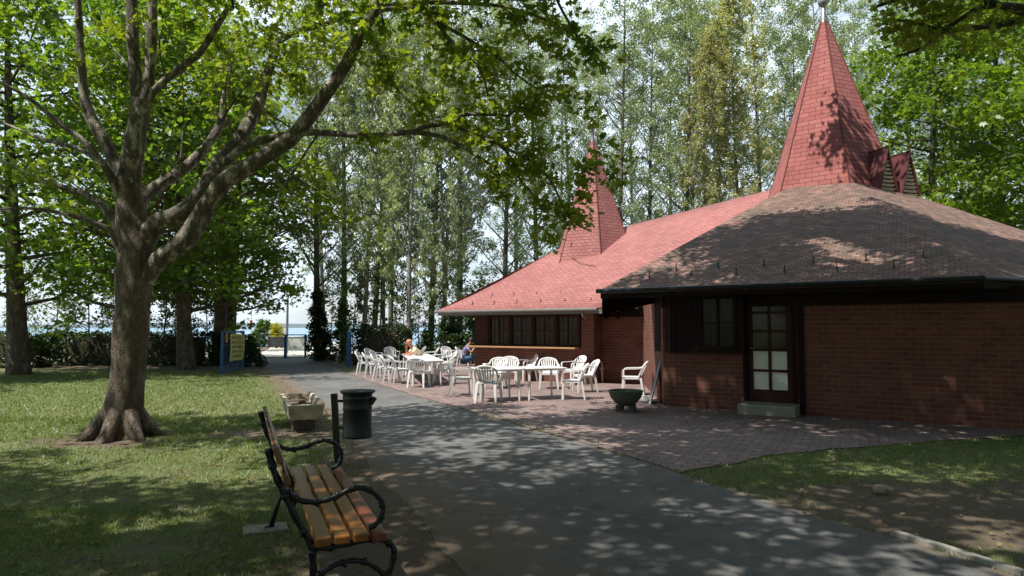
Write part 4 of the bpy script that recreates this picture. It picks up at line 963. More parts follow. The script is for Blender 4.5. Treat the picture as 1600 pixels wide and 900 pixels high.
p = D(461, 536, 50); m = MB(); m.box((0, 0, .45), (1.6, .5, .95), None, .92); m.box((0, 0, .95), (1.7, .55, .06)); o = m.build('white_kiosk_base', WHITE_PAINT, None, False, .03); o.location = (p.x, 50, .0); tag(o, 'white painted block standing on the shore beyond the gate', 'block')
# small litter and a stone on the verge
p = G(1382, 772); o = MB()
for k in range(3): o.ball((.05*k-.05, .03*(k % 2), .05), .055-.008*k, 8, 6, (1.2, .8, .9-.15*k))
o = o.build('broken_stone', STONE); o.location = (p.x, p.y, 0); tag(o, 'small broken pale stone lying on the bare earth of the verge', 'stone')
# ------------------------------------------------------------ foreground plane tree
TY = G(190, 683).y
fg = empty('plane_tree', G(190, 683), 0, 'large plane tree with mottled forking limbs standing on the lawn left of the path', 'tree')
FG0 = fg.location.copy()
def T(px, py, dy=0.0): return D(px, py, TY+dy)-FG0
def limb(mb, pts, n=10, jit=.10, sub=4):
    s = spline([(T(p[0], p[1], p[3] if len(p) > 3 else 0), .95*p[2]*.92*TY/FPX/math.sqrt(1+((p[0]-800)/FPX)**2)) for p in pts], sub)
    mb.tube([a for a, _ in s], [b for _, b in s], n, True, jit)
mb = MB()
limb(mb, [(188, 702, 68), (189, 690, 57), (191, 672, 43), (194, 640, 36), (198, 600, 33), (203, 540, 32), (207, 480, 32), (210, 430, 35), (212, 395, 37), (208, 355, 32), (203, 315, 27), (200, 280, 24)], 20, .13, 5)
for a_ in range(7):                    # root flare
    an = a_*.9+.3; r0_ = Vector((math.cos(an), math.sin(an), 0)); q = T(190, 683)
    mb.tube([q+r0_*.10+Vector((0, 0, .55)), q+r0_*.27+Vector((0, 0, .26)), q+r0_*.42+Vector((0, 0, .06)), q+r0_*.66+Vector((0, 0, -.05))], [.10, .11, .10, .03], 8, True, .25)
mb.build('trunk', BARK_OLD, fg, True)
mb = MB()
limb(mb, [(205, 330, 27), (202, 290, 24), (205, 255, 22), (210, 225, 20), (216, 185, 18), (219, 155, 18)], 14)
limb(mb, [(219, 165, 15), (212, 130, 13), (209, 90, 12.5), (207, 45, 12), (206, 0, 11.5), (205, -60, 10), (200, -130, 8)])
limb(mb, [(221, 168, 15), (231, 135, 12), (235, 95, 11), (237, 50, 11), (238, 0, 10.5), (240, -60, 9), (250, -130, 7)])
limb(mb, [(228, 158, 9), (243, 140, 8), (262, 122, 7.5), (290, 100, 7), (312, 82, 7), (330, 55, 6.5), (346, 30, 6), (358, 8, 5), (372, -30, 4)])
limb(mb, [(200, 300, 15), (184, 262, 13), (165, 225, 12), (145, 190, 12), (134, 160, 11), (128, 110, 9), (124, 60, 8), (120, -20, 7), (110, -100, 5), (95, -160, 2)])
limb(mb, [(190, 315, 10, -.1), (178, 285, 8.5, -.2), (160, 255, 7.5, -.3), (132, 222, 6.5, -.4), (90, 190, 5.5, -.5), (40, 150, 4, -.6), (-30, 110, 2.4, -.8), (-80, 60, 1, -.9)])
limb(mb, [(175, 262, 5, .2), (155, 250, 6, .3), (120, 232, 5, .4), (60, 215, 4, .5), (0, 190, 2.5, .7), (-60, 170, 1, .8)])
limb(mb, [(205, 375, 17), (185, 350, 13), (166, 328, 10), (140, 308, 8.5), (110, 296, 7), (60, 280, 5), (0, 250, 3), (-70, 225, 1)])
limb(mb, [(192, 400, 11, -.1), (180, 372, 8, -.15), (165, 357, 6.5, -.2), (130, 342, 5.5, -.3), (80, 330, 4, -.4), (20, 325, 2.4, -.5), (-40, 335, 1, -.6)])
# first limb to the right, lowest
limb(mb, [(215, 445, 24), (238, 416, 20), (262, 398, 19), (292, 372, 19), (312, 340, 20), (325, 312, 18), (350, 285, 17), (385, 262, 16), (420, 240, 15.5), (455, 215, 15), (485, 180, 13), (512, 143, 12.5), (538, 105, 12), (556, 70, 11), (572, 40, 10.5), (592, 8, 10), (612, -30, 8), (640, -80, 6)], 12, .14)
# second limb
limb(mb, [(218, 385, 26), (245, 350, 19), (275, 337, 18), (305, 315, 17), (325, 285, 16), (345, 250, 15, .3), (368, 225, 14, .5), (388, 195, 13.5, .7), (403, 165, 12, .9), (413, 130, 11, 1.0), (425, 95, 10, 1.2), (436, 65, 8, 1.3), (470, 48, 6, 1.4), (515, 35, 5, 1.5), (560, 15, 4, 1.6)], 12, .16)
# third limb behind
limb(mb, [(210, 345, 18, .2), (224, 310, 14, .4), (250, 288, 13, .6), (280, 270, 12, .8), (305, 248, 11, 1.0), (328, 222, 10, 1.2), (345, 190, 9, 1.4), (352, 150, 7.5, 1.5), (358, 110, 6, 1.6), (366, 60, 4.5, 1.8)], 10, .18)
# long level branch reaching over the path, with its forks
limb(mb, [(345, 262, 9, .2), (372, 236, 8, .1), (400, 222, 7.5), (440, 212, 7), (490, 207, 6.5), (540, 210, 6), (583, 212, 5.5), (625, 208, 5.5), (650, 207, 5), (690, 214, 4.2), (720, 228, 3.6), (750, 247, 3.2), (775, 264, 2.8), (778, 280, 2.2), (762, 300, 1.6)], 8)
limb(mb, [(640, 208, 4.5), (665, 198, 4.2), (692, 194, 4), (712, 183, 3.6), (733, 179, 3.4), (765, 179, 3), (793, 181, 2.6), (806, 170, 2), (820, 158, 1.6)], 7)
limb(mb, [(692, 196, 3.6), (725, 203, 3.2), (755, 214, 3), (783, 228, 2.8), (810, 241, 2.4), (838, 257, 2.2), (865, 290, 2), (880, 325, 1.6), (900, 350, 1.4), (925, 362, 1)], 7)
limb(mb, [(783, 228, 2.4), (800, 250, 2.2), (812, 280, 2), (830, 300, 1.4), (850, 330, 1.2)], 6)
limb(mb, [(592, 15, 6), (625, 12, 5), (655, 14, 4.6), (672, 25, 4.4), (688, 42, 4.2), (698, 58, 4), (716, 75, 3.6), (730, 90, 3.2), (745, 102, 2.8), (757, 125, 2), (762, 150, 1.5)], 7)
limb(mb, [(680, 34, 3.6), (712, 50, 3.4), (745, 70, 3.2), (770, 84, 2.8), (790, 100, 2.4), (806, 116, 1.8), (840, 140, 1.4)], 6)
limb(mb, [(600, 8, 5), (660, 4, 4), (720, 5, 3.6), (785, 10, 3), (850, 30, 2.4), (900, 60, 1.8), (935, 100, 1.2)], 6)
limb(mb, [(575, 40, 3), (592, 66, 2.6), (604, 95, 2.4), (610, 125, 2.2), (630, 150, 2), (650, 168, 1.6), (668, 185, 1.2)], 6)
for tw in ([(498, 208), (470, 250), (455, 285), (478, 300)], [(262, 122), (252, 95), (250, 60), (262, 20)], [(290, 100), (272, 70), (262, 40)], [(280, 270, ), (285, 220), (287, 160), (284, 120)],
           [(368, 225), (356, 190), (352, 150), (356, 110)], [(440, 212), (425, 190), (405, 175)], [(445, 225), (432, 260), (445, 290), (470, 310)], [(403, 165), (440, 190), (460, 205)],
           [(300, 330), (290, 290), (262, 260), (270, 200), (280, 150)], [(420, 240), (450, 270), (500, 300), (540, 320)], [(345, 190), (372, 150), (400, 120)], [(216, 130), (190, 90), (160, 60)]):
    limb(mb, [(x[0], x[1], 2.4-.5*i, .1*i) for i, x in enumerate(tw)], 6)
mb.build('limb', BARK_PLANE, fg, True)
# leaves
rng = np.random.default_rng(11)
cs = []; rs = []
def along(poly, n, spread, r0=.22, dy=0.0, t0=0.0):
    P = [np.array(T(x, y, dy)) for x, y in poly]
    seg = [np.linalg.norm(b-a) for a, b in zip(P[:-1], P[1:])]; tot = sum(seg)
    for _ in range(n):
        s = rng.uniform(t0, 1)*tot; i = 0
        while i < len(seg)-1 and s > seg[i]: s -= seg[i]; i += 1
        q = P[i]+(P[i+1]-P[i])*(s/seg[i]); cs.append(q+rng.normal(size=3)*spread*np.array([1, 1.3, .8])); rs.append(r0*rng.uniform(.6, 1.4))
along([(693, 194), (733, 179), (793, 181), (820, 158), (850, 150)], 26, .22)
along([(725, 203), (783, 228), (838, 257), (880, 325), (930, 365)], 27, .20)
along([(800, 250), (815, 290), (850, 330), (900, 380)], 18, .2)
along([(690, 214), (750, 247), (778, 280), (762, 300)], 12, .13)
along([(672, 25), (716, 75), (757, 125), (770, 180)], 24, .25)
along([(712, 50), (790, 100), (850, 150), (880, 200)], 32, .34)
along([(660, 4), (785, 10), (880, 60), (940, 110)], 40, .25)
along([(592, 66), (610, 125), (668, 185)], 26, .18)
along([(540, 210), (600, 212), (660, 207)], 5, .10)
along([(840, 170), (870, 230), (880, 300), (890, 340)], 12, .2)
along([(890, 190), (930, 230), (945, 290)], 12, .2)
along([(560, -40), (640, -60), (760, -60), (900, -60)], 40, .35)
along([(300, -30), (420, -10), (520, 5), (600, 20)], 46, .30, .22, -.6)
along([(430, 60), (470, 50), (520, 40), (560, 30)], 22, .3, .22, 1.3)
along([(250, 60), (300, 40), (380, 20)], 12, .3)
along([(366, 60), (358, 120), (350, 180)], 16, .35, .22, 1.6)
along([(413, 130), (425, 95), (440, 60)], 16, .4, .22, 1.1)
along([(130, 20), (124, 90), (140, 160)], 14, .4, .22, .2)
along([(100, 290), (50, 280), (20, 300)], 10, .35)
along([(455, 285), (500, 300), (560, 330)], 16, .25, .2, .3)
along([(260, 130), (330, 110), (420, 130), (500, 100)], 30, .5, .22, 1.0)
along([(240, 30), (330, 60), (420, 40), (520, 70)], 30, .45, .22, .6)
along([(60, 330), (90, 335), (130, 345)], 6, .25)
# upper crown above the picture, plus what hangs at the top edge
up = []
for _ in range(520):
    a_ = rng.uniform(0, 2*math.pi); r_ = 5.2*math.sqrt(rng.random()); z_ = 6.6+3.6*rng.random()+.9*(1-(r_/5.2)**2)
    p_ = np.array([FG0.x+1.2+r_*math.cos(a_)*1.15, FG0.y-1.5+r_*math.sin(a_), z_])
    up.append(p_)
SL = np.array([-sd.x, -sd.y, -sd.z])/sd.z
def landing(p, z=0.0): return p+SL*(p[..., 2:3]-z)
def LP(px, py): g = G(px, py); return (g.x, g.y)
LIT = [   # ground the sun reaches in the photograph
 [LP(120, 640), LP(440, 650), LP(470, 660), LP(640, 655), LP(800, 645), LP(1000, 622), (5.5, 20), (2, 26), (-14, 26), LP(100, 590)],
 [LP(60, 700), LP(300, 700), LP(430, 700), LP(500, 735), LP(430, 765), LP(280, 750), LP(60, 745)],
]
def litmask(p, z=0.0):
    g = landing(p, z); m = np.zeros(len(p), bool)
    for po in LIT: m |= inside(g[:, 0], g[:, 1], po)
    return m
up = np.array(up); X_, Y_ = project(up)
vis = np.isfinite(X_) & (X_ > 120) & (X_ < 1480) & (Y_ > 22)
lm = litmask(up); keep = ~vis & (~lm | (rng.random(len(up)) < .10))
keep &= ~((up[:, 0] > -4.6) & (up[:, 1] > 7.6)); up = up[keep]
cc = np.concatenate([np.array(cs), up-np.array(FG0)]); rr_ = np.concatenate([np.array(rs), rng.uniform(.35, .6, len(up))])
pts, tone = cluster_points(np.array(cs), np.array(rs)*1.2, 17, rng)
me = leafmesh('crown', pts, .115, LEAF_PLANE, rng, 'lobed', .5, tone); o = bpy.data.objects.new('crown', me); col.objects.link(o); o.parent = fg
pts, tone = cluster_points(up-np.array(FG0), rng.uniform(.4, .7, len(up)), 42, rng)
me = leafmesh('upper_crown', pts, .17, LEAF_PLANE, rng, 'quad', .5, tone); o = bpy.data.objects.new('upper_crown', me); col.objects.link(o); o.parent = fg
# dark near leaves hanging in at the top, on shoots of this tree
cs2 = []
for (px, py, dy) in ((905, 62, -3.6), (925, 78, -3.6), (945, 72, -3.6), (915, 95, -3.6), (890, 45, -3.6), (820, 15, -3.2), (760, 5, -3.2), (560, 12, -3), (540, 25, -3), (600, 40, -3), (585, 60, -3), (625, 18, -3), (640, 40, -3), (500, 5, -3), (365, 12, -2.5), (350, 4, -2.5)):
    cs2.append(T(px, py, dy))
pts, tone = cluster_points(np.array(cs2), np.full(len(cs2), .12), 9, rng)
me = leafmesh('hanging_leaves', pts, .115, LEAF_PLANE, rng, 'lobed', .9, tone*.3); o = bpy.data.objects.new('hanging_leaves', me); col.objects.link(o); o.parent = fg
mb = MB()
for x in ([(905, 62), (880, 20), (850, -40)], [(600, 40), (590, 0), (570, -60)], [(365, 12), (355, -40)]): mb = MB(); limb(mb, [(p[0], p[1], 1.8, -3.4) for p in x], 5, 0, 2); mb.build('shoot', BARK_DARK, fg, True)

# ------------------------------------------------------------ unseen trees outside the frame, crowns shaped for the shade they cast
def offtree(base, trunk_r, blobs, n, label, zmin, seed, per=40, leaf=.17, extra_lit=()):
    rng = np.random.default_rng(seed); o = empty('plane_tree', base, 0, label, 'tree', None); b0 = np.array(base)
    c = []
    for (bx, by, bz, rx, ry, rz_, w) in blobs:
        k = int(n*w); p = rng.normal(size=(k, 3)); p /= np.linalg.norm(p, axis=1)[:, None]; p *= (rng.random(k)**.4)[:, None]
        c.append(p*np.array([rx, ry, rz_])+np.array([bx, by, bz]))
    c = np.concatenate(c); X_, Y_ = project(c)
    vis = np.isfinite(X_) & (X_ > 110) & (X_ < 1490) & (Y_ > -30) & (Y_ < 900)
    lm = litmask(c) | litmask(c, 3.2)&(c[:, 1] > 9)&(c[:, 0] < 1.5)
    nn = np.array([noise.noise(Vector(g)*.55) for g in landing(c)])
    keep = ~vis & (~lm | (rng.random(len(c)) < .05)) & (nn < .36); c = c[keep]
    pts, tone = cluster_points(c-b0, rng.uniform(.35, .65, len(c)), per, rng)
    me = leafmesh('crown', pts, leaf, LEAF_PLANE, rng, 'quad', .6, tone); q = bpy.data.objects.new('crown', me); col.objects.link(q); q.parent = o
    mb = MB(); cen = c.mean(0)-b0; fork = Vector((cen[0]*.12, cen[1]*.12, 4.2))
    mb.tube([p for p, _ in spline([(Vector((0, 0, -.1)), 1), (Vector((0, 0, 1.5)), 1), (fork, 1)], 4)], [trunk_r*(1.3-.05*i) for i in range(9)], 14, True, .12)
    mb.build('trunk', BARK_OLD, o, True); mb = MB()
    for k in rng.choice(len(c), min(16, len(c)), False):
        e = Vector(c[k]-b0); mid = fork.lerp(e, .5)+Vector((0, 0, .7)); s = spline([(fork, trunk_r*.6), (mid, trunk_r*.35), (e, .03)], 5); mb.tube([a for a, _ in s], [b for _, b in s], 7, True, .1)
    mb.build('limb', BARK_PLANE, o, True); return o
offtree((7.6, 2.2, 0), .34, [(1.8, 6.0, 9.2, 4.6, 4.2, 1.8, .35), (3.8, 10.2, 11.2, 3.6, 3.6, 1.6, .28), (5.8, 4.0, 8.5, 3.5, 4, 2, .25), (7.5, 9.0, 10.5, 3.2, 3.5, 2, .25), (-1.2, 9.3, 11.4, 2.8, 2.4, 1.2, .12), (2.2, 11.6, 12.0, 2.8, 2.2, 1.2, .14), (6.7, 15.6, 12.9, .9, .8, .9, .012)], 1450, 'plane tree beside the photographer on the right, whose crown shades path and pavilion', 7, 21)
offtree((-3.6, -2.6, 0), .36, [(-3.0, 0.5, 8.4, 5.0, 4.6, 2.2, .6), (-7.5, 2.5, 8.5, 4.0, 4.0, 2, .35)], 800, 'plane tree behind the photographer on the left, whose crown shades the bench', 7, 22)

for bx, by, tx_, lb in ((6, -9, .32, 'unseen plane tree added well behind the photographer on the right to block sky light'), (-3, -12, .3, 'unseen plane tree added well behind the photographer, straight back, to block sky light'), (-12, -7, .33, 'unseen plane tree added well behind the photographer on the left to block sky light'), (13, -2, .3, 'unseen plane tree added far to the right of the path to block sky light'),
    (16, 4.5, .3, 'unseen plane tree added to the right of the pavilion to block sky light'), (20, 0, .3, 'unseen plane tree added far out on the right to block sky light')):
    offtree((bx, by, 0), tx_, [(bx, by, 6.5, 5.2, 5.2, 4.2, 1)], 420, lb, 3, 40+int(abs(bx)), 36, .26)  # unseen trees added to block low sky light from behind and the right
# ------------------------------------------------------------ generic trees
def proto(kind, seed, H, cr, cb, tr, nb, per, leaf, mat, bmat, shape='quad', droop=0.0, rise=.9, crad=.5, sub=4, squash=.7, prof='egg', lean=0.0):
    rng = np.random.default_rng(seed); mb = MB(); cl = []; rad = []
    bend = rng.normal(size=2)*.25
    def axis_(z): t = z/H; return Vector((bend[0]*math.sin(t*3)+lean*t*t*H, bend[1]*math.sin(t*2.3+1), z))
    zs = [-.15, .3, 1.5]+list(np.linspace(3, H*.97, 9)); mb.tube([axis_(z) for z in zs], [tr*(1.25 if i == 0 else 1.08 if i == 1 else max(.05, 1-z/H*.93)) for i, z in enumerate(zs)], 9, True, .08)
    for k in range(nb):
        t = (k+.5)/nb; z = cb*.8+(H-cb*.8)*t**.9; az = k*2.4+rng.normal()*.4
        if prof == 'egg': w = cr*max(.16, math.sin(math.pi*min(1, (t*.86+.14)))**.7)
        elif prof == 'column': w = cr*(.55+.45*math.sin(math.pi*(t*.8+.15)))
        else: w = cr
        w *= rng.uniform(.7, 1.15); a = axis_(z); el = rise*(1-t*.3); q = a+Vector((math.cos(az)*w, math.sin(az)*w, w*el))
        mid = a.lerp(q, .5)+Vector((0, 0, -w*.08)); r_ = max(.018, tr*.30*(1-t*.75)); mb.tube([a, mid, q], [r_, r_*.6, .012], 5)
        for j in range(sub):
            s = rng.uniform(.35, 1.05); c = a.lerp(q, s)+Vector(rng.normal(size=3)*w*.20); cl.append(c); rad.append(crad*rng.uniform(.65, 1.3))
            if droop:
                for dk in range(3): cl.append(c+Vector((rng.normal()*.12, rng.normal()*.12, -droop*(dk+1)*rng.uniform(.6, 1.1)))); rad.append(crad*.5)
    cl = np.array(cl); rad = np.array(rad)
    pts, tone = cluster_points(cl, rad, per, rng, squash)
    cm = leafmesh('crown', pts, leaf, mat, rng, shape, .35, tone)
    return (mb.mesh('trunk', bmat, True), cm)
def tree(name, pr, p, rz, sc, label, group=None, szz=None):
    o = empty(name, (p[0], p[1], 0), R(rz), label, 'tree', group); o.scale = (sc, sc, szz or sc); q_ = random.Random(int(p[0]*77+p[1]*13)); o.rotation_euler = (q_.uniform(-.05, .05), q_.uniform(-.05, .05), R(rz))
    child('trunk', pr[0], o); child('crown', pr[1], o); return o
def X2(px, y): return (px-800)/FPX*y*1.0
P_POP = [proto('p', s, 25, 3.0, 4.6, .20, 58, 92, .13, LEAF_POPLAR, BARK_POPLAR, 'quad', 0, 1.15, .50, 4, .9, 'column') for s in (31, 32, 33)]
P_WIL = [proto('w', s, 17, 3.2, 3.6, .13, 36, 44, .15, LEAF_WILLOW, BARK_BIRCH, 'long', .6, .9, .42, 4, 1.0, 'egg', .03) for s in (41, 42)]
P_BIR = [proto('b', 51, 22, 2.4, 4.0, .15, 44, 34, .14, LEAF_BIRCH, BARK_BIRCH, 'quad', .45, .9, .45, 4, 1.0, 'egg')]
P_PLA = [proto('l', s, 14, 5.0, 2.6, .32, 46, 36, .20, LEAF_PLANE_BRIGHT, BARK_OLD, 'lobed', 0, .35, .8, 6, .6, 'egg') for s in (61, 62)]
P_BRI = [proto('r', 71, 17, 4.8, 3.0, .3, 50, 50, .22, LEAF_PLANE_BRIGHT, BARK_PLANE, 'lobed', 0, .5, .75, 6, .6, 'egg')]
POPS = [ # px, distance, proto, scale, turn, label
 (497, 33, 0, .92, 0, 'tall poplar with a dark ivy clad trunk immediately right of the blue gate'),
 (540, 37, 1, .95, 40, 'poplar rising behind the blue post, second trunk right of the gate'),
 (580, 40, 2, 1.0, 80, 'poplar over the left half of the clipped hedge'),
 (612, 46, 0, 1.0, 120, 'slim poplar over the right half of the clipped hedge'),
 (672, 38, 1, .98, 200, 'poplar with a straight pale trunk right of the leaning birch'),
 (722, 36, 2, 1.02, 250, 'poplar with a thick greenish trunk just left of the restaurant corner'),
 (785, 41, 0, 1.0, 300, 'poplar showing above the left slope of the red roof, first from the eave corner'),
 (842, 43, 1, 1.05, 20, 'poplar showing above the red roof just left of the small spire'),
 (893, 47, 2, 1.0, 60, 'poplar directly behind the small spire on its left side'),
 (962, 42, 0, 1.05, 150, 'dark trunked poplar just right of the small spire'),
 (1010, 45, 1, 1.0, 220, 'forked poplar above the ridge, second to the right of the small spire'),
 (1072, 44, 2, 1.04, 280, 'pair forming poplar above the middle of the ridge'),
 (1105, 48, 0, 1.0, 330, 'poplar behind the middle of the ridge, left of the yellowish birch'),
 (1195, 43, 1, 1.0, 10, 'poplar just left of the large spire'),
 (1245, 47, 2, 1.0, 70, 'poplar hidden partly behind the left edge of the large spire'),
 (1310, 42, 0, 1.04, 130, 'poplar behind the top of the large spire on its right'),
 (1365, 46, 1, 1.0, 190, 'poplar between the large spire and the bright green plane tree'),
 (1425, 44, 2, 1.0, 240, 'poplar rising behind the bright green plane tree on the right'),
 (1500, 45, 0, 1.0, 290, 'poplar at the right edge beyond the pavilion roof'),
 (1575, 43, 1, 1.0, 340, 'poplar far right beyond the pavilion roof'),
 (505, 54, 2, 1.0, 100, 'poplar seen high above the gate through the plane leaves'),
 (362, 46, 1, .9, 160, 'poplar behind the bright plane foliage left of the gate'),
 (350, 45, 0, .95, 210, 'poplar deep behind the notice gate leaf'),
 (1140, 60, 0, 1.1, 15, 'distant poplar filling the gap behind the yellowish birch'),
 (880, 62, 1, 1.1, 95, 'distant poplar filling the gap above the small spire'),
 (1050, 53, 0, 1.05, 35, 'distant poplar between the forked poplar and the pair above the ridge'),
 (985, 55, 2, 1.05, 75, 'distant poplar right beside the dark trunked poplar behind the ridge'),
 (1220, 54, 1, 1.05, 115, 'distant poplar filling the gap left of the large spire'),
 (1335, 55, 0, 1.05, 155, 'distant poplar filling the gap right of the large spire tip'),
 (925, 54, 1, 1.05, 195, 'distant poplar straight above the small spire tip'),
 (810, 54, 2, 1.05, 235, 'distant poplar between the first two poplars above the red roof'),
 (690, 52, 0, 1.05, 275, 'distant poplar behind the leaning pale trunk'),
 (1090, 39, 2, .9, 315, 'shorter leafy poplar just left of the smaller pale birch'),
]
for px, y, k, sc, rz, lb in POPS: tree('poplar_tree', P_POP[k], (X2(px, y), y), rz, sc, lb, 'poplars in the row by the lake')
for px, y, k, sc, rz, lb in ((640, 31, 0, 1.0, 0, 'pale leaved leaning tree with a curved white trunk behind the long tables'), (560, 33, 1, 1.05, 90, 'pale hanging foliage tree left of the leaning white trunk'),
                             (700, 33, 1, 1.0, 200, 'pale hanging foliage tree over the left tip of the red roof'), (600, 38, 0, 1.2, 140, 'tall pale grey green tree high above the clipped hedge')):
    tree('willow_tree', P_WIL[k], (X2(px, y), y), rz, sc, lb, 'pale leaved trees by the lake')
for px, y, sc, rz, lb in ((1165, 38, 1.0, 0, 'yellowish birch standing left of the large spire'), (1120, 37, .85, 120, 'smaller pale birch above the ridge left of the yellowish one')):
    tree('birch_tree', P_BIR[0], (X2(px, y), y), rz, sc, lb, 'birches behind the ridge')
PLN = [(299, 26, 0, 1.0, 0, 'straight trunked plane tree at the back of the lawn left of the yellow notice'),
       (332, 29, 1, .95, 100, 'plane tree with a leaning trunk behind the straight one'),
       (188, 23, 1, 1.0, 200, 'leafy plane tree at the back of the lawn just behind the big trunk'),
       (30, 23, 0, 1.05, 60, 'leafy plane tree at the far left back of the lawn'),
       (-420, 17, 1, .9, 150, 'plane tree at the left edge of the lawn'),
       (365, 33, 0, .95, 250, 'bright plane tree whose leaves hang over the blue gate'),
       (235, 31, 1, 1.15, 300, 'plane tree behind the hedge between big trunk and straight trunk')]
for px, y, k, sc, rz, lb in PLN: tree('plane_tree', P_PLA[k], (X2(px, y), y), rz, sc, lb)
for px, y, sc, rz, lb in ((1450, 29, .92, 0, 'bright green plane tree standing right behind the pavilion'), (1570, 31, 1.0, 120, 'bright green plane tree at the far right behind the pavilion'), (1680, 24, 1.0, 220, 'bright green plane tree beyond the right edge')):
    tree('plane_tree', P_BRI[0], (X2(px, y), y), rz, sc, lb)

# bush, hedges, ivy
def shrub(name, label, cat, boxes, leaf, mat, seed, dens=260, parent=None, shape='quad', kind=None):
    rng = np.random.default_rng(seed); P = []; base = np.array(boxes[0][0]); base[2] = 0
    for (c, d) in boxes:
        n = int(dens*(d[0]*d[1]+d[0]*d[2]*2+d[1]*d[2]*2)); p = rng.uniform(-.5, .5, size=(n, 3)); ax = rng.integers(0, 3, n); sgn = np.where(rng.random(n) < .5, -1, 1)
        p[np.arange(n), ax] = sgn*(.5-np.abs(rng.normal(size=n))*.06); q = p*np.array(d)+np.array(c)
        q += np.array([noise.noise(Vector(x*1.7)) for x in q])[:, None]*.22; P.append(q)
    P = np.concatenate(P); P[:, 2] = np.maximum(P[:, 2], .03)
    me = leafmesh('foliage', P-base, leaf, mat, rng, shape, .2)
    o = empty(name, base, 0, label, cat); child('foliage', me, o)
    mb = MB()
    for (c, d) in boxes:
        for k in range(max(3, int(max(d[0], d[1])*2.2))):
            x, y = c[0]+rng.uniform(-.42, .42)*d[0], c[1]+rng.uniform(-.35, .35)*d[1]; mb.tube([Vector((x, y, 0))-Vector(base), Vector((x+rng.normal()*.1, y, d[2]*.9))-Vector(base)], [.02, .008], 5)
        mb.box(Vector(c)-Vector(base), (d[0]*.72, d[1]*.6, d[2]*.8)) if d[2] < 2 else None
    mb.build('stem', BARK_DARK, o); return o
def bushy(name, label, spots, leaf, mat, seed, per=55):
    rng = np.random.default_rng(seed); base = np.array([spots[0][0], spots[0][1], 0.0]); cl = []; rad = []; mb = MB()
    for (x, y, h, w) in spots:
        for k in range(max(3, int(5*w))):
            a = rng.uniform(0, 6.28); t = Vector((x-base[0]+math.cos(a)*w*.42*rng.random(), y-base[1]+math.sin(a)*w*.42*rng.random(), h*rng.uniform(.75, 1.0))); b0 = Vector((x-base[0]+rng.normal()*.08, y-base[1]+rng.normal()*.08, 0))
            mb.tube([b0, b0.lerp(t, .5)+Vector((rng.normal()*.06, 0, 0)), t], [.022, .014, .006], 5)
        for k in range(int(26*w*h)):
            z = rng.uniform(.05, 1)*h; r_ = w*.5*math.sqrt(rng.random())*(1.08-.75*(z/h)**2); a = rng.uniform(0, 6.28)
            cl.append((x-base[0]+r_*math.cos(a), y-base[1]+r_*math.sin(a), max(.12, z))); rad.append(rng.uniform(.16, .32))
    pts, tone = cluster_points(np.array(cl), np.array(rad), per, rng, 1.0); pts[:, 2] = np.maximum(pts[:, 2], .03)
    o = empty(name, base, 0, label, 'bush'); child('foliage', leafmesh('foliage', pts, leaf, mat, rng, 'quad', .3, tone), o); mb.build('stem', BARK_DARK, o); return o
h0, h1 = D(552, 565, 28.5), D(642, 565, 29.5)
shrub('clipped_hedge', 'dark clipped hedge behind the long white tables right of the blue post', 'hedge', [((( h0.x+h1.x)/2, 29, .85), (h1.x-h0.x, 1.0, 1.7))], .11, LEAF_HEDGE, 81, 420)
shrub('boundary_hedge', 'dark hedge along the back of the lawn left of the notice gate leaf', 'hedge', [((X2(215, 28.5), 28.5, .7), (X2(345, 28.5)-X2(60, 28.5), 1.1, 1.35)), ((X2(-20, 27), 27, .7), (5, 1.1, 1.4))], .13, LEAF_HEDGE, 82, 260)
bushy('laurel_bush', 'dark leafy bush beside the left end of the blue gate', [(X2(390, 27.6), 27.6, 1.25, 1.1)], .13, LEAF_HEDGE, 83)
bushy('leafy_bush', 'tall dark leafy bush around the ivy clad trunk right of the gate', [(X2(498, 32.6), 32.4, 3.4, .9), (X2(512, 32.6), 32.2, 1.6, .9)], .15, LEAF_HEDGE, 84, 40)
bushy('ivy_bush', 'tall leafy bush right behind the thick blue post', [(X2(536, 31), 31, 2.8, .8)], .14, LEAF_SAPLING, 85, 34)
bushy('corner_bush', 'dark bush behind the person in jeans at the left corner of the restaurant', [(X2(705, 31), 31, 2.1, 1.8), (X2(742, 30), 30, 2.6, 1.2)], .15, LEAF_HEDGE, 86, 40)
bushy('young_shrub', 'loose shrub in the middle of the row between hedge and restaurant', [(X2(668, 33), 33, 1.6, 1.0)], .14, LEAF_SAPLING, 87, 34)
bushy('shore_bush', 'round green bush on the shore beyond the gate', [(X2(414, 56), 56, 2.3, 2.0), (X2(404, 57), 57, 1.5, 1.4)], .17, LEAF_SAPLING, 88, 30)
bushy('yellow_bush', 'yellow leaved bush beyond the middle of the gate', [(X2(434, 52), 52, 1.9, 1.5)], .15, LEAF_YELLOW, 89, 26)
P_SAP = [proto('s', s, 5.2, 1.1, .5, .05, 26, 16, .17, LEAF_SAPLING, BARK_DARK, 'quad', 0, .8, .34, 3, 1.0, 'column') for s in (95, 96)]
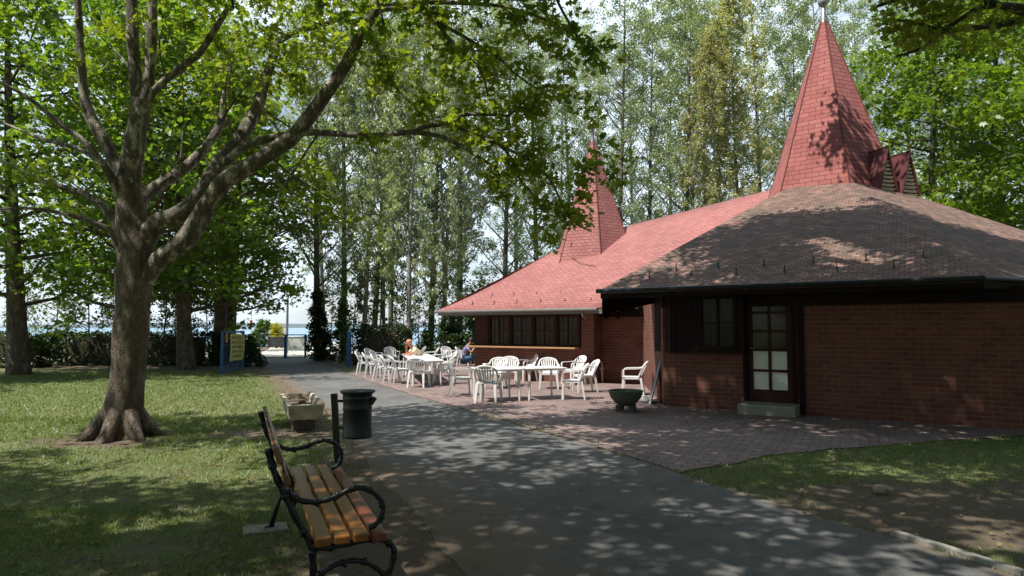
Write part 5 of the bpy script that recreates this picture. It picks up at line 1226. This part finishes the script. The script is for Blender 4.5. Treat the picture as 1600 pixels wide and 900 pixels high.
SAP = [(517, 36, .85, 'thin sapling between the ivy clad trunk and the blue post'), (560, 33.5, .8, 'sapling behind the left end of the clipped hedge'),
       (590, 35, .95, 'sapling behind the middle of the clipped hedge'), (625, 34, .8, 'sapling behind the right end of the clipped hedge'), (655, 37, .7, 'low sapling behind the leaning pale trunk'),
       (695, 34.5, .85, 'sapling right of the straight pale trunk by the restaurant'), (728, 35, .8, 'sapling under the left tip of the red eave'), (755, 34, .85, 'sapling just behind the left corner of the restaurant'),
       (140, 30, .95, 'sapling behind the hedge at the left of the big trunk'), (165, 31, .8, 'second sapling behind the hedge, right beside the big trunk'), (258, 30, .9, 'sapling behind the hedge right of the big trunk'),
       (330, 30.5, .8, 'sapling behind the yellow notice'), (275, 32, .85, 'sapling at the foot of the straight plane trunk'), (100, 30, .9, 'sapling behind the hedge far left'), (40, 30, .8, 'sapling behind the hedge at the extreme left')]
for i, (px, y, sc, lb) in enumerate(SAP): tree('young_tree', P_SAP[i % 2], (X2(px, y), y), i*67, sc, lb, 'saplings along the fence by the lake')
# low hanging foliage fronds of the back plane trees are part of their crowns; a branch of another tree at the top right
rng = np.random.default_rng(91); o = empty('plane_tree', (13.5, 13, 0), 0, 'plane tree outside the right edge whose dark branch hangs into the top right corner', 'tree'); mb = MB(); q0 = Vector((13.5, 13, 0))
mb.tube([Vector((0, 0, -.1)), Vector((0, 0, 3)), Vector((-.2, 0, 6.5)), Vector((-.4, 0, 9))], [.34, .27, .2, .12], 12, True, .1)
mb.build('trunk', BARK_OLD, o, True); mb = MB(); cs3 = []
for br in ([(1640, 30), (1560, 40), (1475, 50), (1440, 75), (1400, 88)], [(1640, 20), (1540, 10), (1475, 45), (1430, 35), (1380, 30)], [(1600, 20), (1500, -10), (1420, -5), (1370, 10)]):
    pp_ = [Vector((-.3, 0, 7.4))]+[D(x, y, 12.2)-q0 for x, y in br]; s = spline([(p, .07*(1-i/6)+.008) for i, p in enumerate(pp_)], 4); mb.tube([a for a, _ in s], [b for _, b in s], 6)
    for p, _ in s[6:]:
        for _k in range(3): cs3.append(np.array(p)+rng.normal(size=3)*np.array([.32, .4, .22]))
mb.build('limb', BARK_DARK, o, True)
for k in range(30): cs3.append(np.array((rng.uniform(-3, 2.5), rng.uniform(-3, 3), rng.uniform(7.6, 11))))
cs3 = np.array(cs3); X_, Y_ = project(cs3+np.array(q0)); ok = ~((X_ < 1375) & (Y_ > -20)) & ~((Y_ > 85) & (X_ < 1480)); pts, tone = cluster_points(cs3[ok], np.full(ok.sum(), .26), 8, rng)
child('crown', leafmesh('crown', pts, .15, LEAF_PLANE, rng, 'lobed', .5, tone), o)

# ------------------------------------------------------------ people
SKIN = plain('skin', (.42, .22, .14), .5, .06, 4); CREAMC = plain('cream_cloth', (.72, .62, .42), .8, .08, 6); JEANS = plain('blue_denim', (.03, .12, .22), .8, .2, 12); LILAC = plain('lilac_cloth', (.30, .28, .48), .8, .12, 8)
HAIR = plain('dark_hair', (.02, .013, .01), .6, .3, 20); SHOE = plain('shoe', (.03, .03, .03), .5); GREYT = plain('grey_trousers', (.14, .16, .20), .8, .15, 10); SKINRED = plain('tanned_skin', (.50, .21, .13), .5, .06, 4)
def skin_obj(name, verts, edges, radii, mat, parent, lvl=2):
    me = bpy.data.meshes.new(name); me.from_pydata([tuple(v) for v in verts], edges, []); me.materials.append(mat); me.update()
    o = bpy.data.objects.new(name, me); col.objects.link(o); o.parent = parent
    s = o.modifiers.new('skin', 'SKIN'); s.use_smooth_shade = True
    for i, r_ in enumerate(radii): me.skin_vertices[0].data[i].radius = (r_, r_) if not hasattr(r_, '__len__') else r_
    me.skin_vertices[0].data[0].use_root = True
    b = o.modifiers.new('sub', 'SUBSURF'); b.levels = b.render_levels = lvl; return o
def person(loc, face, label, J, top, trousers, skin, hair):
    o = empty('person', loc, R(face)-R(90), label, 'person')   # local +y = facing
    V_ = [J['pelvis'], J['belly'], J['chest'], J['neck'], J['headb'], J['headt']]; Rd = [.125, .12, (.16, .12), .052, .075, .085]; Ed = [(0, 1), (1, 2), (2, 3), (3, 4), (4, 5)]
    def chain(a, pts, rads):
        for p, r_ in zip(pts, rads): V_.append(p); Rd.append(r_); Ed.append((a, len(V_)-1)); a = len(V_)-1
        return a
    for s in 'lr':
        w = chain(2, [J['sh'+s], J['el'+s], J['wr'+s], J['ha'+s]], [.052, .040, .028, .030])
        hd = (J['ha'+s]-J['wr'+s]).normalized(); sd_ = hd.cross(Vector((0, 0, 1))).normalized()
        for k, ln in enumerate((.06, .075, .08, .07)): chain(w, [J['ha'+s]+hd*.02+sd_*(k-1.5)*.02, J['ha'+s]+hd*ln+sd_*(k-1.5)*.022+Vector((0, 0, -.015))], [.010, .007])
        chain(w, [J['ha'+s]+sd_*.04-hd*.01, J['ha'+s]+sd_*.055+hd*.03], [.011, .008])
        chain(0, [J['hi'+s], J['kn'+s], J['an'+s], J['to'+s]], [.085, .06, .04, .035])
    skin_obj('body', V_, Ed, Rd, skin, o)
    skin_obj('shirt', [J['pelvis']+Vector((0, 0, .03)), J['belly'], J['chest'], J['neck']-Vector((0, 0, .04)), J['shl'], J['ell'].lerp(J['shl'], .35), J['shr'], J['elr'].lerp(J['shr'], .35)],
             [(0, 1), (1, 2), (2, 3), (2, 4), (4, 5), (2, 6), (6, 7)], [.145, .145, (.185, .145), .065, .075, .062, .075, .062], top, o)
    skin_obj('trousers', [J['pelvis'], J['hil'], J['knl'], J['anl']+Vector((0, 0, .05)), J['hir'], J['knr'], J['anr']+Vector((0, 0, .05))], [(0, 1), (1, 2), (2, 3), (0, 4), (4, 5), (5, 6)], [.135, .10, .078, .058, .10, .078, .058], trousers, o)
    hd = (J['headt']-J['headb']); c = J['headb']+hd*.6; f = J.get('look', Vector((0, 1, 0))); up = hd.normalized()
    m = MB(); m.ball(c-f*.02+up*.025, .105, 14, 10, (.92, 1.0, 1.0))
    ho = m.build('hair', hair, o, True)
    m = MB(); m.ball(c+f*.095-up*.02, .018, 6, 5, (.8, 1.2, 1.3)); sx = f.cross(up)
    for s in (-1, 1): m.ball(c+sx*s*.092-up*.02, .022, 6, 5, (.5, .8, 1.3))
    m.build('face_feature', skin, o, True)
    m = MB()
    for s in (-1, 1): m.ball(c+f*.088+sx*s*.032+up*.005, .009, 6, 4)
    m.build('eye', HAIR, o, True)
    for s in 'lr':
        m = MB(); m.ball((J['an'+s]+J['to'+s])/2+Vector((0, 0, -.01)), .055, 10, 6, (.8, 1.9, .75)); m.build('shoe', SHOE, o, True)
    return o
V = Vector
JA = dict(pelvis=V((0, 0, .52)), belly=V((0, .06, .68)), chest=V((0, .20, .88)), neck=V((0, .33, 1.00)), headb=V((0, .39, 1.06)), headt=V((0, .46, 1.17)), look=V((0, .8, -.5)).normalized(),
          shl=V((-.18, .24, .93)), ell=V((-.26, .42, .76)), wrl=V((-.12, .58, .77)), hal=V((-.05, .62, .77)), shr=V((.18, .24, .93)), elr=V((.24, .46, .76)), wrr=V((.10, .50, .93)), har=V((.06, .50, 1.0)),
          hil=V((-.09, .10, .50)), knl=V((-.12, .47, .50)), anl=V((-.12, .48, .10)), tol=V((-.12, .60, .04)), hir=V((.09, .10, .50)), knr=V((.12, .47, .50)), anr=V((.12, .42, .10)), tor=V((.12, .54, .04)))
p = D(652, 560, 21.5); person((p.x+.15, 21.5, .012), 200, 'person with a tanned head in a cream top leaning forward over the long white tables', JA, CREAMC, GREYT, SKINRED, SKINRED)
JB = dict(pelvis=V((0, 0, .52)), belly=V((0, .05, .68)), chest=V((0, .12, .88)), neck=V((0, .20, 1.03)), headb=V((0, .25, 1.08)), headt=V((0, .29, 1.20)), look=V((0, .9, -.35)).normalized(),
          shl=V((-.17, .14, .94)), ell=V((-.20, .34, .74)), wrl=V((-.08, .44, .92)), hal=V((-.04, .44, .98)), shr=V((.17, .14, .94)), elr=V((.20, .34, .74)), wrr=V((.08, .44, .92)), har=V((.04, .45, .98)),
          hil=V((-.09, .08, .50)), knl=V((-.10, .46, .52)), anl=V((-.10, .44, .10)), tol=V((-.10, .58, .04)), hir=V((.09, .08, .50)), knr=V((.06, .46, .60)), anr=V((.04, .54, .22)), tor=V((.04, .66, .15)))
p = D(727, 560, 23.8); person((p.x-.05, 23.8, .012), -12, 'person in a lilac top and blue jeans sitting sideways with hands raised to the mouth', JB, LILAC, JEANS, SKIN, HAIR)
# ------------------------------------------------------------ air between here and the far shore
mb = MB(); mb.box((0, 0, 60), (20000, 20000, 124)); hz = mb.build('haze', None)
m = bpy.data.materials.new('haze'); m.use_nodes = True; nt = m.node_tree; nt.nodes.remove(nt.nodes['Principled BSDF'])
v = N(nt, 'ShaderNodeVolumePrincipled'); v.inputs['Density'].default_value = .00005; v.inputs['Color'].default_value = (.80, .88, 1, 1); v.inputs['Anisotropy'].default_value = .2
L(nt, v.outputs[0], nt.nodes['Material Output'].inputs['Volume']); hz.data.materials.clear(); hz.data.materials.append(m); hz['kind'] = 'stuff'; hz['label'] = 'thin air haze towards the far shore of the lake'
